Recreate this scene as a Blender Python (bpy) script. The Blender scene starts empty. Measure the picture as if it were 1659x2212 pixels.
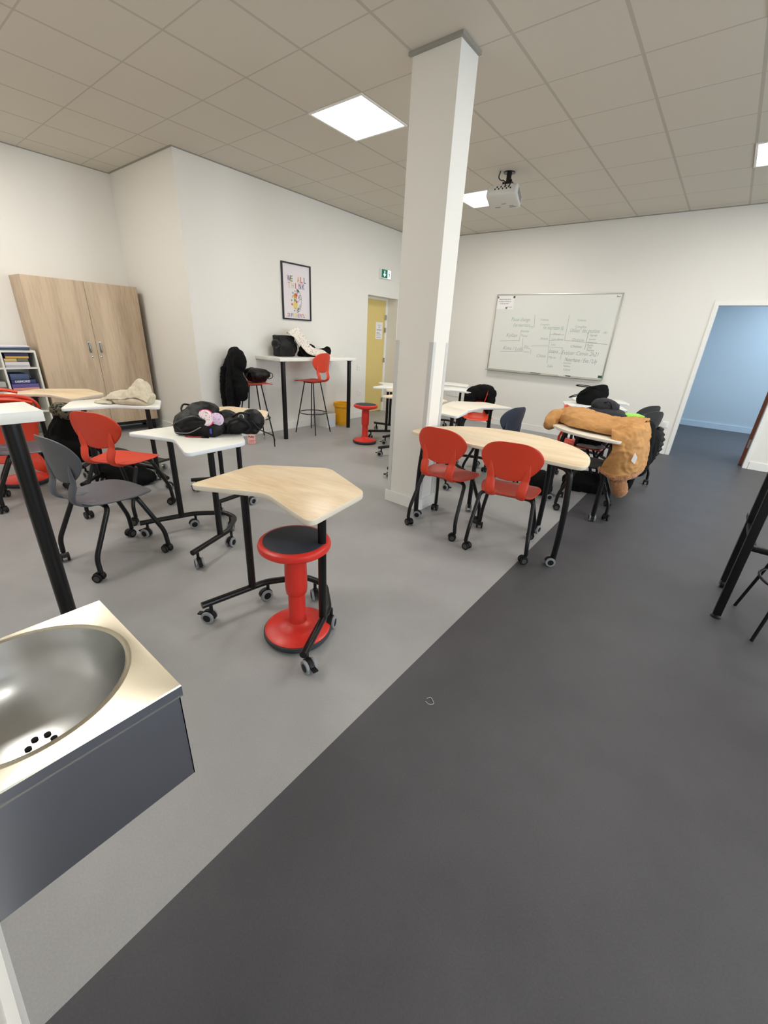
import bpy, bmesh, math, random
from mathutils import Vector, Matrix, noise
PI = math.pi
sc = bpy.context.scene
COL = sc.collection
random.seed(7)

# ------------------------------------------------------------------ materials
def lin(c):
    c = c / 255.0
    return c / 12.92 if c <= 0.04045 else ((c + 0.055) / 1.055) ** 2.4
def rgb(r, g, b): return (lin(r), lin(g), lin(b), 1.0)
MATS = {}
def mat(name, color, rough=0.5, metal=0.0, bump=0.0, bscale=60.0, var=0.0, vscale=8.0, stretch=(1, 1, 1), emit=None, estr=0.0, coat=0.0, spec=0.5, sheen=0.0):
    """procedural principled material: noise colour variation and noise bump"""
    if name in MATS: return MATS[name]
    m = bpy.data.materials.new(name); m.use_nodes = True
    nt = m.node_tree; N = nt.nodes; L = nt.links
    p = N['Principled BSDF']
    p.inputs['Base Color'].default_value = color
    p.inputs['Roughness'].default_value = rough
    p.inputs['Metallic'].default_value = metal
    p.inputs['Coat Weight'].default_value = coat
    p.inputs['Specular IOR Level'].default_value = spec
    p.inputs['Sheen Weight'].default_value = sheen
    if emit:
        p.inputs['Emission Color'].default_value = emit
        p.inputs['Emission Strength'].default_value = estr
    tc = N.new('ShaderNodeTexCoord'); mp = N.new('ShaderNodeMapping')
    mp.inputs['Scale'].default_value = stretch
    L.new(tc.outputs['Object'], mp.inputs['Vector'])
    if var > 0:
        n = N.new('ShaderNodeTexNoise'); n.inputs['Scale'].default_value = vscale; n.inputs['Detail'].default_value = 6
        L.new(mp.outputs['Vector'], n.inputs['Vector'])
        r = N.new('ShaderNodeValToRGB')
        r.color_ramp.elements[0].position = 0.3; r.color_ramp.elements[1].position = 0.7
        r.color_ramp.elements[0].color = tuple(c * (1 - var) for c in color[:3]) + (1,)
        r.color_ramp.elements[1].color = tuple(min(1, c * (1 + var)) for c in color[:3]) + (1,)
        L.new(n.outputs['Fac'], r.inputs['Fac']); L.new(r.outputs['Color'], p.inputs['Base Color'])
    if bump > 0:
        n2 = N.new('ShaderNodeTexNoise'); n2.inputs['Scale'].default_value = bscale; n2.inputs['Detail'].default_value = 4
        L.new(tc.outputs['Object'], n2.inputs['Vector'])
        b = N.new('ShaderNodeBump'); b.inputs['Strength'].default_value = bump; b.inputs['Distance'].default_value = 0.01
        L.new(n2.outputs['Fac'], b.inputs['Height']); L.new(b.outputs['Normal'], p.inputs['Normal'])
    MATS[name] = m
    return m

def wood(name, c_light, c_dark, stretch, rough=0.35, scale=3.0):
    """streaky laminate: two stretched noises mixed through a colour ramp"""
    m = bpy.data.materials.new(name); m.use_nodes = True
    nt = m.node_tree; N = nt.nodes; L = nt.links
    p = N['Principled BSDF']; p.inputs['Roughness'].default_value = rough
    tc = N.new('ShaderNodeTexCoord'); mp = N.new('ShaderNodeMapping'); mp.inputs['Scale'].default_value = stretch
    L.new(tc.outputs['Object'], mp.inputs['Vector'])
    n1 = N.new('ShaderNodeTexNoise'); n1.inputs['Scale'].default_value = scale; n1.inputs['Detail'].default_value = 3; n1.inputs['Distortion'].default_value = 0.6
    n2 = N.new('ShaderNodeTexNoise'); n2.inputs['Scale'].default_value = scale * 9; n2.inputs['Detail'].default_value = 5
    L.new(mp.outputs['Vector'], n1.inputs['Vector']); L.new(mp.outputs['Vector'], n2.inputs['Vector'])
    a = N.new('ShaderNodeMath'); a.operation = 'MULTIPLY'; a.inputs[1].default_value = 0.68
    b = N.new('ShaderNodeMath'); b.operation = 'MULTIPLY_ADD'; b.inputs[1].default_value = 0.32
    L.new(n1.outputs['Fac'], a.inputs[0]); L.new(n2.outputs['Fac'], b.inputs[0]); L.new(a.outputs[0], b.inputs[2])
    r = N.new('ShaderNodeValToRGB'); r.color_ramp.elements[0].position = 0.34; r.color_ramp.elements[1].position = 0.62
    r.color_ramp.elements[0].color = c_dark; r.color_ramp.elements[1].color = c_light
    L.new(b.outputs[0], r.inputs['Fac']); L.new(r.outputs['Color'], p.inputs['Base Color'])
    return m

M_WALL = mat('wall_paint', rgb(232, 230, 224), 0.85, bump=0.04, bscale=220)
M_WALLB = mat('corridor_blue_light_tint', rgb(196, 208, 216), 0.8, bump=0.03, bscale=220)  # white wall with the blue of its daylight tinted into the colour
M_TRIM = mat('white_trim', rgb(236, 236, 232), 0.4)
M_RED = mat('red_plastic', rgb(212, 62, 35), 0.42, bump=0.05, bscale=900)
M_REDS = mat('red_stool_plastic', rgb(214, 48, 36), 0.36, bump=0.03, bscale=900)
M_GREY = mat('charcoal_plastic', rgb(84, 87, 94), 0.45, bump=0.05, bscale=900)
M_SLATE = mat('slate_blue_plastic', rgb(62, 70, 86), 0.45, bump=0.05, bscale=900)
M_BLACKP = mat('black_plastic_shell', rgb(44, 44, 42), 0.5, bump=0.05, bscale=900)
M_BLK = mat('black_metal', rgb(11, 11, 12), 0.3, 0.0, spec=0.4)
M_WHEEL = mat('caster_black', rgb(17, 17, 18), 0.5, spec=0.3)
M_TYRE = mat('caster_grey_rubber', rgb(140, 143, 146), 0.6)
M_HUB = mat('caster_hub_grey', rgb(64, 64, 66), 0.5)
M_WOODT = wood('pale_wood_laminate', rgb(238, 218, 184), rgb(216, 186, 146), (0.55, 3.0, 1.0), 0.36, 2.2)
M_WHITET = mat('white_laminate', rgb(238, 238, 230), 0.32)
M_EDGE = mat('cream_edge_band', rgb(226, 216, 198), 0.45)
M_EDGEW = mat('white_edge_band', rgb(234, 237, 240), 0.4)
M_PALE = mat('off_white_laminate', rgb(232, 224, 206), 0.35, var=0.04, vscale=4, stretch=(1, 8, 1))
M_CAB = wood('cabinet_wood', rgb(206, 184, 156), rgb(166, 144, 119), (1.0, 4.5, 0.35), 0.5, 1.5)
M_CABEDGE = mat('cabinet_dark_gap', rgb(84, 70, 58), 0.6)
M_STEEL = mat('brushed_steel', rgb(206, 198, 178), 0.27, 1.0, var=0.04, vscale=30, stretch=(1, 14, 1))  # basin deck: cream of the reflected walls and ceiling mixed into the steel
M_STEELB = mat('bowl_steel', rgb(190, 190, 188), 0.3, 1.0, var=0.04, vscale=22)  # same steel, colour shifted greyer for the reflections in the bowl
M_STEELA = mat('steel_cool_reflection', rgb(190, 194, 204), 0.3, 1.0)  # same steel on apron and lip, bluish window reflection mixed into its colour
M_ALU = mat('aluminium', rgb(196, 196, 190), 0.35, 0.9)
M_CHROME = mat('satin_chrome', rgb(180, 180, 180), 0.25, 1.0)
M_YEL = mat('yellow_door', rgb(222, 200, 128), 0.5)
M_BROWN = mat('brown_door', rgb(104, 54, 34), 0.5, var=0.2, vscale=20, stretch=(4, 4, 0.5))
M_DARKPAD = mat('navy_seat_pad', rgb(38, 45, 58), 0.6, bump=0.08, bscale=500)
M_RUB = mat('dark_rubber', rgb(52, 56, 62), 0.7)
M_BLKFAB = mat('black_fabric', rgb(15, 15, 16), 0.85, bump=0.25, bscale=140, spec=0.15)
M_NYLON = mat('black_nylon', rgb(15, 14, 15), 0.5, bump=0.15, bscale=90, spec=0.3)
M_NAVYF = mat('dark_navy_fabric', rgb(32, 34, 41), 0.8, bump=0.2, bscale=200)
M_BEIGE = mat('beige_knit', rgb(206, 196, 172), 0.95, bump=0.5, bscale=230, var=0.08, vscale=60, sheen=0.3)
M_CAMEL = mat('camel_canvas', rgb(190, 140, 84), 0.85, bump=0.2, bscale=220, var=0.1, vscale=14)
M_FLEECE = mat('tan_fleece', rgb(186, 126, 78), 1.0, bump=1.0, bscale=120, var=0.2, vscale=70, sheen=0.5)
M_PAPER = mat('white_paper', rgb(240, 238, 238), 0.7)
M_INK = mat('black_ink', rgb(40, 40, 44), 0.7)
M_BOARD = mat('whiteboard_enamel', rgb(224, 226, 220), 0.22)
M_GREENINK = mat('green_marker_ink', rgb(142, 168, 152), 0.6)
M_GREYINK = mat('grey_marker_ink', rgb(152, 160, 160), 0.6)
M_DKINK = mat('dark_marker_ink', rgb(128, 134, 138), 0.6)
M_LIGHT = mat('panel_light', (1, 1, 1, 1), 0.5, emit=(1.0, 0.97, 0.92, 1), estr=11.0)
M_SHELF = mat('white_shelf', rgb(226, 226, 218), 0.45)
M_BINY = mat('yellow_bin', rgb(236, 172, 20), 0.4)
M_CARD = mat('white_cardboard', rgb(214, 214, 212), 0.8)
M_CARDIN = mat('brown_cardboard', rgb(120, 104, 80), 0.9)
M_LIME = mat('lime_plastic', rgb(140, 220, 50), 0.4)
M_PROJ = mat('projector_white', rgb(206, 205, 200), 0.45)
M_PROJD = mat('projector_grey', rgb(120, 120, 118), 0.5)
M_EXITG = mat('exit_green', rgb(10, 110, 88), 0.4, emit=rgb(10, 120, 95), estr=0.25)
M_EXITW = mat('exit_white', rgb(240, 250, 250), 0.4, emit=(1, 1, 1, 1), estr=0.6)
M_CEILTRIM = mat('grey_angle_trim', rgb(150, 148, 140), 0.5)
M_GUARD = mat('corner_guard', rgb(205, 206, 204), 0.3)
M_HOLE = mat('drain_black', rgb(12, 11, 10), 0.8)
def col(name, r, g, b, rough=0.5, **k): return mat(name, rgb(r, g, b), rough, **k)

def ceiling_material():
    m = bpy.data.materials.new('ceiling_tiles'); m.use_nodes = True
    nt = m.node_tree; N = nt.nodes; L = nt.links; p = N['Principled BSDF']; p.inputs['Roughness'].default_value = 0.95
    p.inputs['Specular IOR Level'].default_value = 0.1
    tc = N.new('ShaderNodeTexCoord'); sx = N.new('ShaderNodeSeparateXYZ'); L.new(tc.outputs['Object'], sx.inputs[0])
    outs = []
    for ax, w in (('X', 0.011), ('Y', 0.006)):
        a = N.new('ShaderNodeMath'); a.operation = 'MULTIPLY_ADD'; a.inputs[1].default_value = 1 / 0.6; a.inputs[2].default_value = 100.5
        f = N.new('ShaderNodeMath'); f.operation = 'FRACT'
        s = N.new('ShaderNodeMath'); s.operation = 'SUBTRACT'; s.inputs[1].default_value = 0.5
        ab = N.new('ShaderNodeMath'); ab.operation = 'ABSOLUTE'
        lt = N.new('ShaderNodeMath'); lt.operation = 'LESS_THAN'; lt.inputs[1].default_value = w / 0.6
        L.new(sx.outputs[ax], a.inputs[0]); L.new(a.outputs[0], f.inputs[0]); L.new(f.outputs[0], s.inputs[0]); L.new(s.outputs[0], ab.inputs[0]); L.new(ab.outputs[0], lt.inputs[0])
        outs.append(lt)
    mx = N.new('ShaderNodeMath'); mx.operation = 'MAXIMUM'; L.new(outs[0].outputs[0], mx.inputs[0]); L.new(outs[1].outputs[0], mx.inputs[1])
    n = N.new('ShaderNodeTexNoise'); n.inputs['Scale'].default_value = 260; n.inputs['Detail'].default_value = 3; L.new(tc.outputs['Object'], n.inputs['Vector'])
    r = N.new('ShaderNodeValToRGB'); r.color_ramp.elements[0].color = rgb(196, 190, 178); r.color_ramp.elements[1].color = rgb(220, 214, 203)
    L.new(n.outputs['Fac'], r.inputs['Fac'])
    mix = N.new('ShaderNodeMix'); mix.data_type = 'RGBA'; L.new(mx.outputs[0], mix.inputs[0]); L.new(r.outputs['Color'], mix.inputs[6]); mix.inputs[7].default_value = rgb(186, 181, 170)
    L.new(mix.outputs[2], p.inputs['Base Color'])
    b = N.new('ShaderNodeBump'); b.inputs['Strength'].default_value = 0.25; b.inputs['Distance'].default_value = 0.004; b.invert = True
    L.new(mx.outputs[0], b.inputs['Height']); L.new(b.outputs['Normal'], p.inputs['Normal'])
    return m
def floor_material(name, c0, c1, rough):
    m = bpy.data.materials.new(name); m.use_nodes = True
    nt = m.node_tree; N = nt.nodes; L = nt.links; p = N['Principled BSDF']; p.inputs['Roughness'].default_value = rough; p.inputs['Specular IOR Level'].default_value = 0.25
    tc = N.new('ShaderNodeTexCoord')
    n1 = N.new('ShaderNodeTexNoise'); n1.inputs['Scale'].default_value = 3.0; n1.inputs['Detail'].default_value = 8; n1.inputs['Roughness'].default_value = 0.62
    n2 = N.new('ShaderNodeTexNoise'); n2.inputs['Scale'].default_value = 170; n2.inputs['Detail'].default_value = 2
    L.new(tc.outputs['Object'], n1.inputs['Vector']); L.new(tc.outputs['Object'], n2.inputs['Vector'])
    ma = N.new('ShaderNodeMath'); ma.operation = 'MULTIPLY'; ma.inputs[1].default_value = 0.6; L.new(n1.outputs['Fac'], ma.inputs[0])
    mb = N.new('ShaderNodeMath'); mb.operation = 'MULTIPLY_ADD'; mb.inputs[1].default_value = 0.4; L.new(n2.outputs['Fac'], mb.inputs[0]); L.new(ma.outputs[0], mb.inputs[2])
    r = N.new('ShaderNodeValToRGB'); r.color_ramp.elements[0].position = 0.3; r.color_ramp.elements[1].position = 0.7
    r.color_ramp.elements[0].color = c0; r.color_ramp.elements[1].color = c1
    L.new(mb.outputs[0], r.inputs['Fac']); L.new(r.outputs['Color'], p.inputs['Base Color'])
    b = N.new('ShaderNodeBump'); b.inputs['Strength'].default_value = 0.03; b.inputs['Distance'].default_value = 0.01
    L.new(n2.outputs['Fac'], b.inputs['Height']); L.new(b.outputs['Normal'], p.inputs['Normal'])
    return m
def dotted(name, base, dot, scale, thr=0.18):
    m = bpy.data.materials.new(name); m.use_nodes = True
    nt = m.node_tree; N = nt.nodes; L = nt.links; p = N['Principled BSDF']; p.inputs['Roughness'].default_value = 0.9
    tc = N.new('ShaderNodeTexCoord'); v = N.new('ShaderNodeTexVoronoi'); v.inputs['Scale'].default_value = scale
    L.new(tc.outputs['Object'], v.inputs['Vector'])
    r = N.new('ShaderNodeValToRGB'); r.color_ramp.interpolation = 'CONSTANT'
    r.color_ramp.elements[0].color = dot; r.color_ramp.elements[1].color = base; r.color_ramp.elements[1].position = thr
    L.new(v.outputs['Distance'], r.inputs['Fac']); L.new(r.outputs['Color'], p.inputs['Base Color'])
    return m

# ------------------------------------------------------------------ mesh builder
def fillet(pts, rad, n=6):
    """round the inner corners of a 3D polyline"""
    pts = [Vector(p) for p in pts]; out = [pts[0]]
    for i in range(1, len(pts) - 1):
        p = pts[i]; a = pts[i - 1] - p; b = pts[i + 1] - p
        d = min(rad, a.length * 0.49, b.length * 0.49)
        s = p + a.normalized() * d; e = p + b.normalized() * d
        for k in range(n + 1):
            t = k / n
            out.append(s * (1 - t) ** 2 + p * 2 * t * (1 - t) + e * t * t)
    out.append(pts[-1]); return out
def roundpoly(pts, r, n=6):
    out = []; N = len(pts)
    for i in range(N):
        p = Vector(pts[i]); a = Vector(pts[i - 1]) - p; b = Vector(pts[(i + 1) % N]) - p
        d = min(r, a.length * 0.49, b.length * 0.49); s = p + a.normalized() * d; e = p + b.normalized() * d
        for k in range(n + 1):
            t = k / n; q = s * (1 - t) ** 2 + p * 2 * t * (1 - t) + e * t * t
            out.append((q.x, q.y))
    return out
def catmull(pts, n):
    pts = [Vector(p) for p in pts]
    P = [pts[0] * 2 - pts[1]] + pts + [pts[-1] * 2 - pts[-2]]; out = []
    for i in range(1, len(P) - 2):
        for k in range(n):
            t = k / n; a, b, c, d = P[i - 1], P[i], P[i + 1], P[i + 2]
            out.append(0.5 * ((2 * b) + (c - a) * t + (2 * a - 5 * b + 4 * c - d) * t * t + (3 * b - a - 3 * c + d) * t ** 3))
    out.append(pts[-1]); return out

class MB:
    def __init__(s): s.v = []; s.f = []; s.m = []; s.cur = 0
    def mark(s): return len(s.v)
    def xf(s, M, i0=0):
        for i in range(i0, len(s.v)): s.v[i] = M @ s.v[i]
        return s
    def face(s, idx): s.f.append(list(idx)); s.m.append(s.cur)
    def box(s, x0, x1, y0, y1, z0, z1, bev=0.0):
        if bev > 0:
            o = [(x0, y0), (x1, y0), (x1, y1), (x0, y1)]
            return s.prism(o, z0, z1, bev)
        b = len(s.v)
        s.v += [Vector(p) for p in ((x0, y0, z0), (x1, y0, z0), (x1, y1, z0), (x0, y1, z0), (x0, y0, z1), (x1, y0, z1), (x1, y1, z1), (x0, y1, z1))]
        for q in ((3, 2, 1, 0), (4, 5, 6, 7), (0, 1, 5, 4), (1, 2, 6, 5), (2, 3, 7, 6), (3, 0, 4, 7)): s.face([b + i for i in q])
        return s
    def prism(s, outline, z0, z1, bev=0.0, edgemat=None):
        """extruded polygon with bevelled rims; outline counter-clockwise"""
        n = len(outline)
        def inset(d):
            if d == 0: return [Vector((p[0], p[1])) for p in outline]
            res = []
            for i in range(n):
                p = Vector(outline[i][:2]); a = (p - Vector(outline[i - 1][:2])); c = (Vector(outline[(i + 1) % n][:2]) - p)
                a = a.normalized() if a.length > 1e-9 else c.normalized(); c = c.normalized() if c.length > 1e-9 else a
                na = Vector((-a.y, a.x)); nc = Vector((-c.y, c.x)); m = na + nc
                m = m / max(0.3, m.length_squared / 2) if m.length > 1e-6 else na
                res.append(p + m * d)
            return res
        lv = [(0, z0), (0, z1)] if bev == 0 else [(bev, z0), (bev * 0.29, z0 + bev * 0.29), (0, z0 + bev), (0, z1 - bev), (bev * 0.29, z1 - bev * 0.29), (bev, z1)]
        b = len(s.v)
        for d, z in lv:
            s.v += [Vector((p.x, p.y, z)) for p in inset(d)]
        keep = s.cur
        s.face([b + i for i in reversed(range(n))])
        top = b + (len(lv) - 1) * n
        s.face([top + i for i in range(n)])
        if edgemat is not None: s.cur = edgemat
        for k in range(len(lv) - 1):
            for i in range(n):
                j = (i + 1) % n
                s.face([b + k * n + i, b + k * n + j, b + (k + 1) * n + j, b + (k + 1) * n + i])
        s.cur = keep
        return s
    def loft(s, rings, cap=True, closed=True):
        b = len(s.v); n = len(rings[0])
        for r in rings: s.v += [Vector(p) for p in r]
        for k in range(len(rings) - 1):
            for i in range(n if closed else n - 1):
                j = (i + 1) % n
                s.face([b + k * n + i, b + k * n + j, b + (k + 1) * n + j, b + (k + 1) * n + i])
        if cap and closed:
            s.face([b + i for i in reversed(range(n))]); s.face([b + (len(rings) - 1) * n + i for i in range(n)])
        return s
    def tube(s, pts, r, n=12, flat=1.0, up=None):
        pts = [Vector(p) for p in pts]; P = [pts[0]]
        for p in pts[1:]:
            if (p - P[-1]).length > 1e-5: P.append(p)
        rings = []; u = None
        for i, p in enumerate(P):
            t = (P[min(i + 1, len(P) - 1)] - P[max(i - 1, 0)]).normalized()
            if u is None:
                ref = Vector(up) if up else (Vector((0, 0, 1)) if abs(t.z) < 0.9 else Vector((1, 0, 0)))
                u = (ref - t * ref.dot(t)).normalized()
            else:
                u = (u - t * u.dot(t)); u = u.normalized() if u.length > 1e-6 else t.orthogonal().normalized()
            w = t.cross(u); rr = r[i] if isinstance(r, (list, tuple)) else r
            rings.append([p + (u * math.cos(a) * flat + w * math.sin(a)) * rr for a in [2 * PI * k / n for k in range(n)]])
        return s.loft(rings)
    def lathe(s, prof, n=32, c=(0, 0, 0), cap=True):
        rings = [[Vector((c[0] + r * math.cos(2 * PI * k / n), c[1] + r * math.sin(2 * PI * k / n), c[2] + z)) for k in range(n)] for r, z in prof]
        return s.loft(rings, cap)
    def ell(s, c, r, n=20, m=12, rot=None):
        b = len(s.v); R = rot or Matrix.Identity(3)
        c = Vector(c)
        s.v.append(c + R @ Vector((0, 0, -r[2])))
        for k in range(1, m):
            ph = -PI / 2 + PI * k / m
            for i in range(n):
                a = 2 * PI * i / n
                s.v.append(c + R @ Vector((r[0] * math.cos(ph) * math.cos(a), r[1] * math.cos(ph) * math.sin(a), r[2] * math.sin(ph))))
        s.v.append(c + R @ Vector((0, 0, r[2]))); e = len(s.v) - 1
        for i in range(n):
            j = (i + 1) % n
            s.face([b, b + 1 + j, b + 1 + i])
            for k in range(m - 2): s.face([b + 1 + k * n + i, b + 1 + k * n + j, b + 1 + (k + 1) * n + j, b + 1 + (k + 1) * n + i])
            s.face([e, b + 1 + (m - 2) * n + i, b + 1 + (m - 2) * n + j])
        return s
    def chain(s, pts, r, n=10):
        """tube with round ends"""
        pts = [Vector(p) for p in pts]; rs = r if isinstance(r, (list, tuple)) else [r] * len(pts)
        s.tube(pts, list(rs), n); s.ell(pts[0], (rs[0],) * 3, n, 8); s.ell(pts[-1], (rs[-1],) * 3, n, 8); return s
    def ribbon(s, pts, w, M):
        """flat stroke in a plane, M maps (x,y,0) to the world"""
        pts = [Vector((p[0], p[1])) for p in pts]; b = len(s.v)
        for i, p in enumerate(pts):
            t = pts[min(i + 1, len(pts) - 1)] - pts[max(i - 1, 0)]
            t = t.normalized() if t.length > 1e-9 else Vector((1, 0)); nrm = Vector((-t.y, t.x)) * w / 2
            for q in (p + nrm, p - nrm): s.v.append(M @ Vector((q.x, q.y, 0)))
        for i in range(len(pts) - 1): s.face([b + 2 * i, b + 2 * i + 1, b + 2 * i + 3, b + 2 * i + 2])
        return s
    def text(s, string, width, M, size=None, shear=0.0, bold=0.0, center=False):
        """lettering from the built-in font, scaled to a width (or size), as flat mesh"""
        cu = bpy.data.curves.new('lettering', 'FONT'); cu.body = string; cu.size = 1.0; cu.shear = shear; cu.offset = bold; cu.resolution_u = 3
        ob = bpy.data.objects.new('lettering', cu); COL.objects.link(ob)
        me = bpy.data.meshes.new_from_object(ob.evaluated_get(bpy.context.evaluated_depsgraph_get()))
        xs = [v.co.x for v in me.vertices]; b = len(s.v)
        if xs:
            x0, x1 = min(xs), max(xs)
            k = (width / (x1 - x0)) if size is None else size
            ky = k if size is None else size
            if size is not None and width: k = width / (x1 - x0)
            off = -(x1 - x0) * k / 2 if center else 0
            for v in me.vertices: s.v.append(M @ Vector(((v.co.x - x0) * k + off, v.co.y * ky, 0)))
            for p in me.polygons: s.face([b + i for i in p.vertices])
        bpy.data.objects.remove(ob); bpy.data.meshes.remove(me); bpy.data.curves.remove(cu)
        return s
    def build(s, name, mats, parent=None, loc=None, sharp=35, smooth=True):
        me = bpy.data.meshes.new(name)
        me.from_pydata([tuple(v) for v in s.v], [], s.f)
        if not isinstance(mats, (list, tuple)): mats = [mats]
        for m in mats: me.materials.append(m)
        for p, i in zip(me.polygons, s.m): p.material_index = min(i, len(mats) - 1)
        bm = bmesh.new(); bm.from_mesh(me); bmesh.ops.recalc_face_normals(bm, faces=bm.faces); bm.to_mesh(me); bm.free()
        if smooth:
            me.polygons.foreach_set('use_smooth', [True] * len(me.polygons)); me.set_sharp_from_angle(angle=math.radians(sharp))
        me.update()
        o = bpy.data.objects.new(name, me); COL.objects.link(o)
        if parent: o.parent = parent
        if loc: o.location = loc
        return o

def tag(o, label, cat, group=None):
    o['label'] = label; o['category'] = cat
    if group: o['group'] = group
    return o
def thing(name, label, cat, loc=(0, 0, 0), yaw=0, group=None):
    o = bpy.data.objects.new(name, None); COL.objects.link(o); o.empty_display_size = 0.1
    o.location = loc; o.rotation_euler = (0, 0, math.radians(yaw)); return tag(o, label, cat, group)
def struct(o): o['kind'] = 'structure'; return o
def dup(root, label, loc, yaw, group=None):
    def cp(o, parent):
        c = o.copy(); COL.objects.link(c); c.parent = parent
        for ch in kids.get(o.name, []): cp(ch, c)
        return c
    kids = {}
    for o in COL.objects:
        if o.parent: kids.setdefault(o.parent.name, []).append(o)
    r = cp(root, None); r.location = loc; r.rotation_euler = (0, 0, math.radians(yaw)); r['label'] = label
    if group: r['group'] = group
    return r
def recolor(root, parts, m):
    """give copied parts their own mesh with another material in the first slot"""
    for ch in root.children:
        if ch.name.split('.')[0] in parts:
            ch.data = ch.data.copy(); ch.data.materials[0] = m
            if len(ch.data.materials) > 1 and parts == ('tabletop',): ch.data.materials[1] = M_EDGEW
FOLD = {}
def lump(prims, vox=0.012, smooth=3, fold=0.006, fscale=14.0, seed=0, ridged=True):
    """soft goods: primitives fused by a voxel remesh, smoothed, then creased by noise; returns an MB"""
    me = bpy.data.meshes.new('soft'); me.from_pydata([tuple(v) for v in prims.v], [], prims.f)
    bm = bmesh.new(); bm.from_mesh(me); bmesh.ops.recalc_face_normals(bm, faces=bm.faces); bm.to_mesh(me); bm.free()
    ob = bpy.data.objects.new('soft', me); COL.objects.link(ob)
    r = ob.modifiers.new('r', 'REMESH'); r.mode = 'VOXEL'; r.voxel_size = vox
    sm = ob.modifiers.new('s', 'SMOOTH'); sm.iterations = smooth; sm.factor = 0.5
    m2 = bpy.data.meshes.new_from_object(ob.evaluated_get(bpy.context.evaluated_depsgraph_get()))
    out = MB(); off = Vector((seed * 3.1, seed * 1.7, seed * 0.9))
    for v in m2.vertices:
        p = v.co; q = Vector((p.x, p.y, p.z)) * fscale + off
        w = noise.noise_vector(q * 0.5) * 0.8
        a = noise.noise(q + w)
        d = (1 - 2 * abs(a)) if ridged else a
        b = noise.noise(q * 2.3 + w)
        out.v.append(p + v.normal * fold * (d + 0.5 * (1 - 2 * abs(b))))
    for p in m2.polygons: out.face(p.vertices)
    bpy.data.objects.remove(ob); bpy.data.meshes.remove(me); bpy.data.meshes.remove(m2)
    return out
def drape(rows, nu=6, nv=6, thick=0.008, fold=0.01, fscale=9.0, seed=0, vstretch=1.0):
    """hanging cloth: control rows of points interpolated both ways, folded by noise, thickened"""
    R = [catmull(r, nu) for r in rows]; G = list(zip(*[catmull([R[k][i] for k in range(len(R))], nv) for i in range(len(R[0]))]))
    nr, nc = len(G), len(G[0]); off = Vector((seed * 2.3, seed * 5.1, seed))
    def nrm(i, j):
        a = G[min(i + 1, nr - 1)][j] - G[max(i - 1, 0)][j]; b = G[i][min(j + 1, nc - 1)] - G[i][max(j - 1, 0)]
        n = a.cross(b); return n.normalized() if n.length > 1e-9 else Vector((0, 0, 1))
    mb = MB(); T = []
    for i in range(nr):
        for j in range(nc):
            n = nrm(i, j); p = G[i][j]; q = Vector((p.x, p.y, p.z * vstretch)) * fscale + off
            qq = q + noise.noise_vector(q * .6) * .9
            d = fold * (1 - 2 * abs(noise.noise(qq))) + fold * 0.55 * (1 - 2 * abs(noise.noise(qq * 2.4))) + fold * .2 * noise.noise(q * 6)
            T.append((p + n * (d + thick / 2), p + n * (d - thick / 2)))
    mb.v = [t[0] for t in T] + [t[1] for t in T]; K = nr * nc
    for i in range(nr - 1):
        for j in range(nc - 1):
            a, b, c, d = i * nc + j, i * nc + j + 1, (i + 1) * nc + j + 1, (i + 1) * nc + j
            mb.face([a, b, c, d]); mb.face([K + d, K + c, K + b, K + a])
    for i in range(nr - 1):
        for j in (0, nc - 1): mb.face([i * nc + j, (i + 1) * nc + j, K + (i + 1) * nc + j, K + i * nc + j])
    for j in range(nc - 1):
        for i in (0, nr - 1): mb.face([i * nc + j, i * nc + j + 1, K + i * nc + j + 1, K + i * nc + j])
    return mb
def RX(a): return Matrix.Rotation(math.radians(a), 3, 'X')
def RY(a): return Matrix.Rotation(math.radians(a), 3, 'Y')
def RZ(a): return Matrix.Rotation(math.radians(a), 3, 'Z')
def T4(x, y, z): return Matrix.Translation((x, y, z))
def plane_x(x, y, z):   # text plane on a wall that faces +x : local x -> +y, local y -> +z
    return Matrix(((0, 0, 1, x), (1, 0, 0, y), (0, 1, 0, z), (0, 0, 0, 1)))
def plane_y(x, y, z):   # on a wall that faces -y : local x -> +x, local y -> +z
    return Matrix(((1, 0, 0, x), (0, 0, -1, y), (0, 1, 0, z), (0, 0, 0, 1)))

# ------------------------------------------------------------------ room
H = 3.10
XW, YF, XA, YA, XR, YB = -2.96, 4.95, -4.56, 0.31, 6.6, -2.60
DX0, DX1, DZ = 1.83, 2.70, 2.01
mb = MB(); o = [(XA, YB), (1.412, YB), (1.352, YF), (XA, YF)]
b = len(mb.v)
mb.prism(o, -0.05, 0.0)
fl = struct(mb.build('floor', floor_material('light_grey_vinyl', rgb(150, 149, 148), rgb(164, 163, 162), 0.42), smooth=False))
mb = MB(); mb.prism([(1.412, YB), (XR, YB), (XR, YF), (1.352, YF)], -0.05, 0.0); mb.box(1.0, 4.4, YF, 8.6, -0.05, 0.0)
struct(mb.build('floor', floor_material('dark_grey_vinyl', rgb(71, 70, 73), rgb(83, 82, 85), 0.46), smooth=False))
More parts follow.
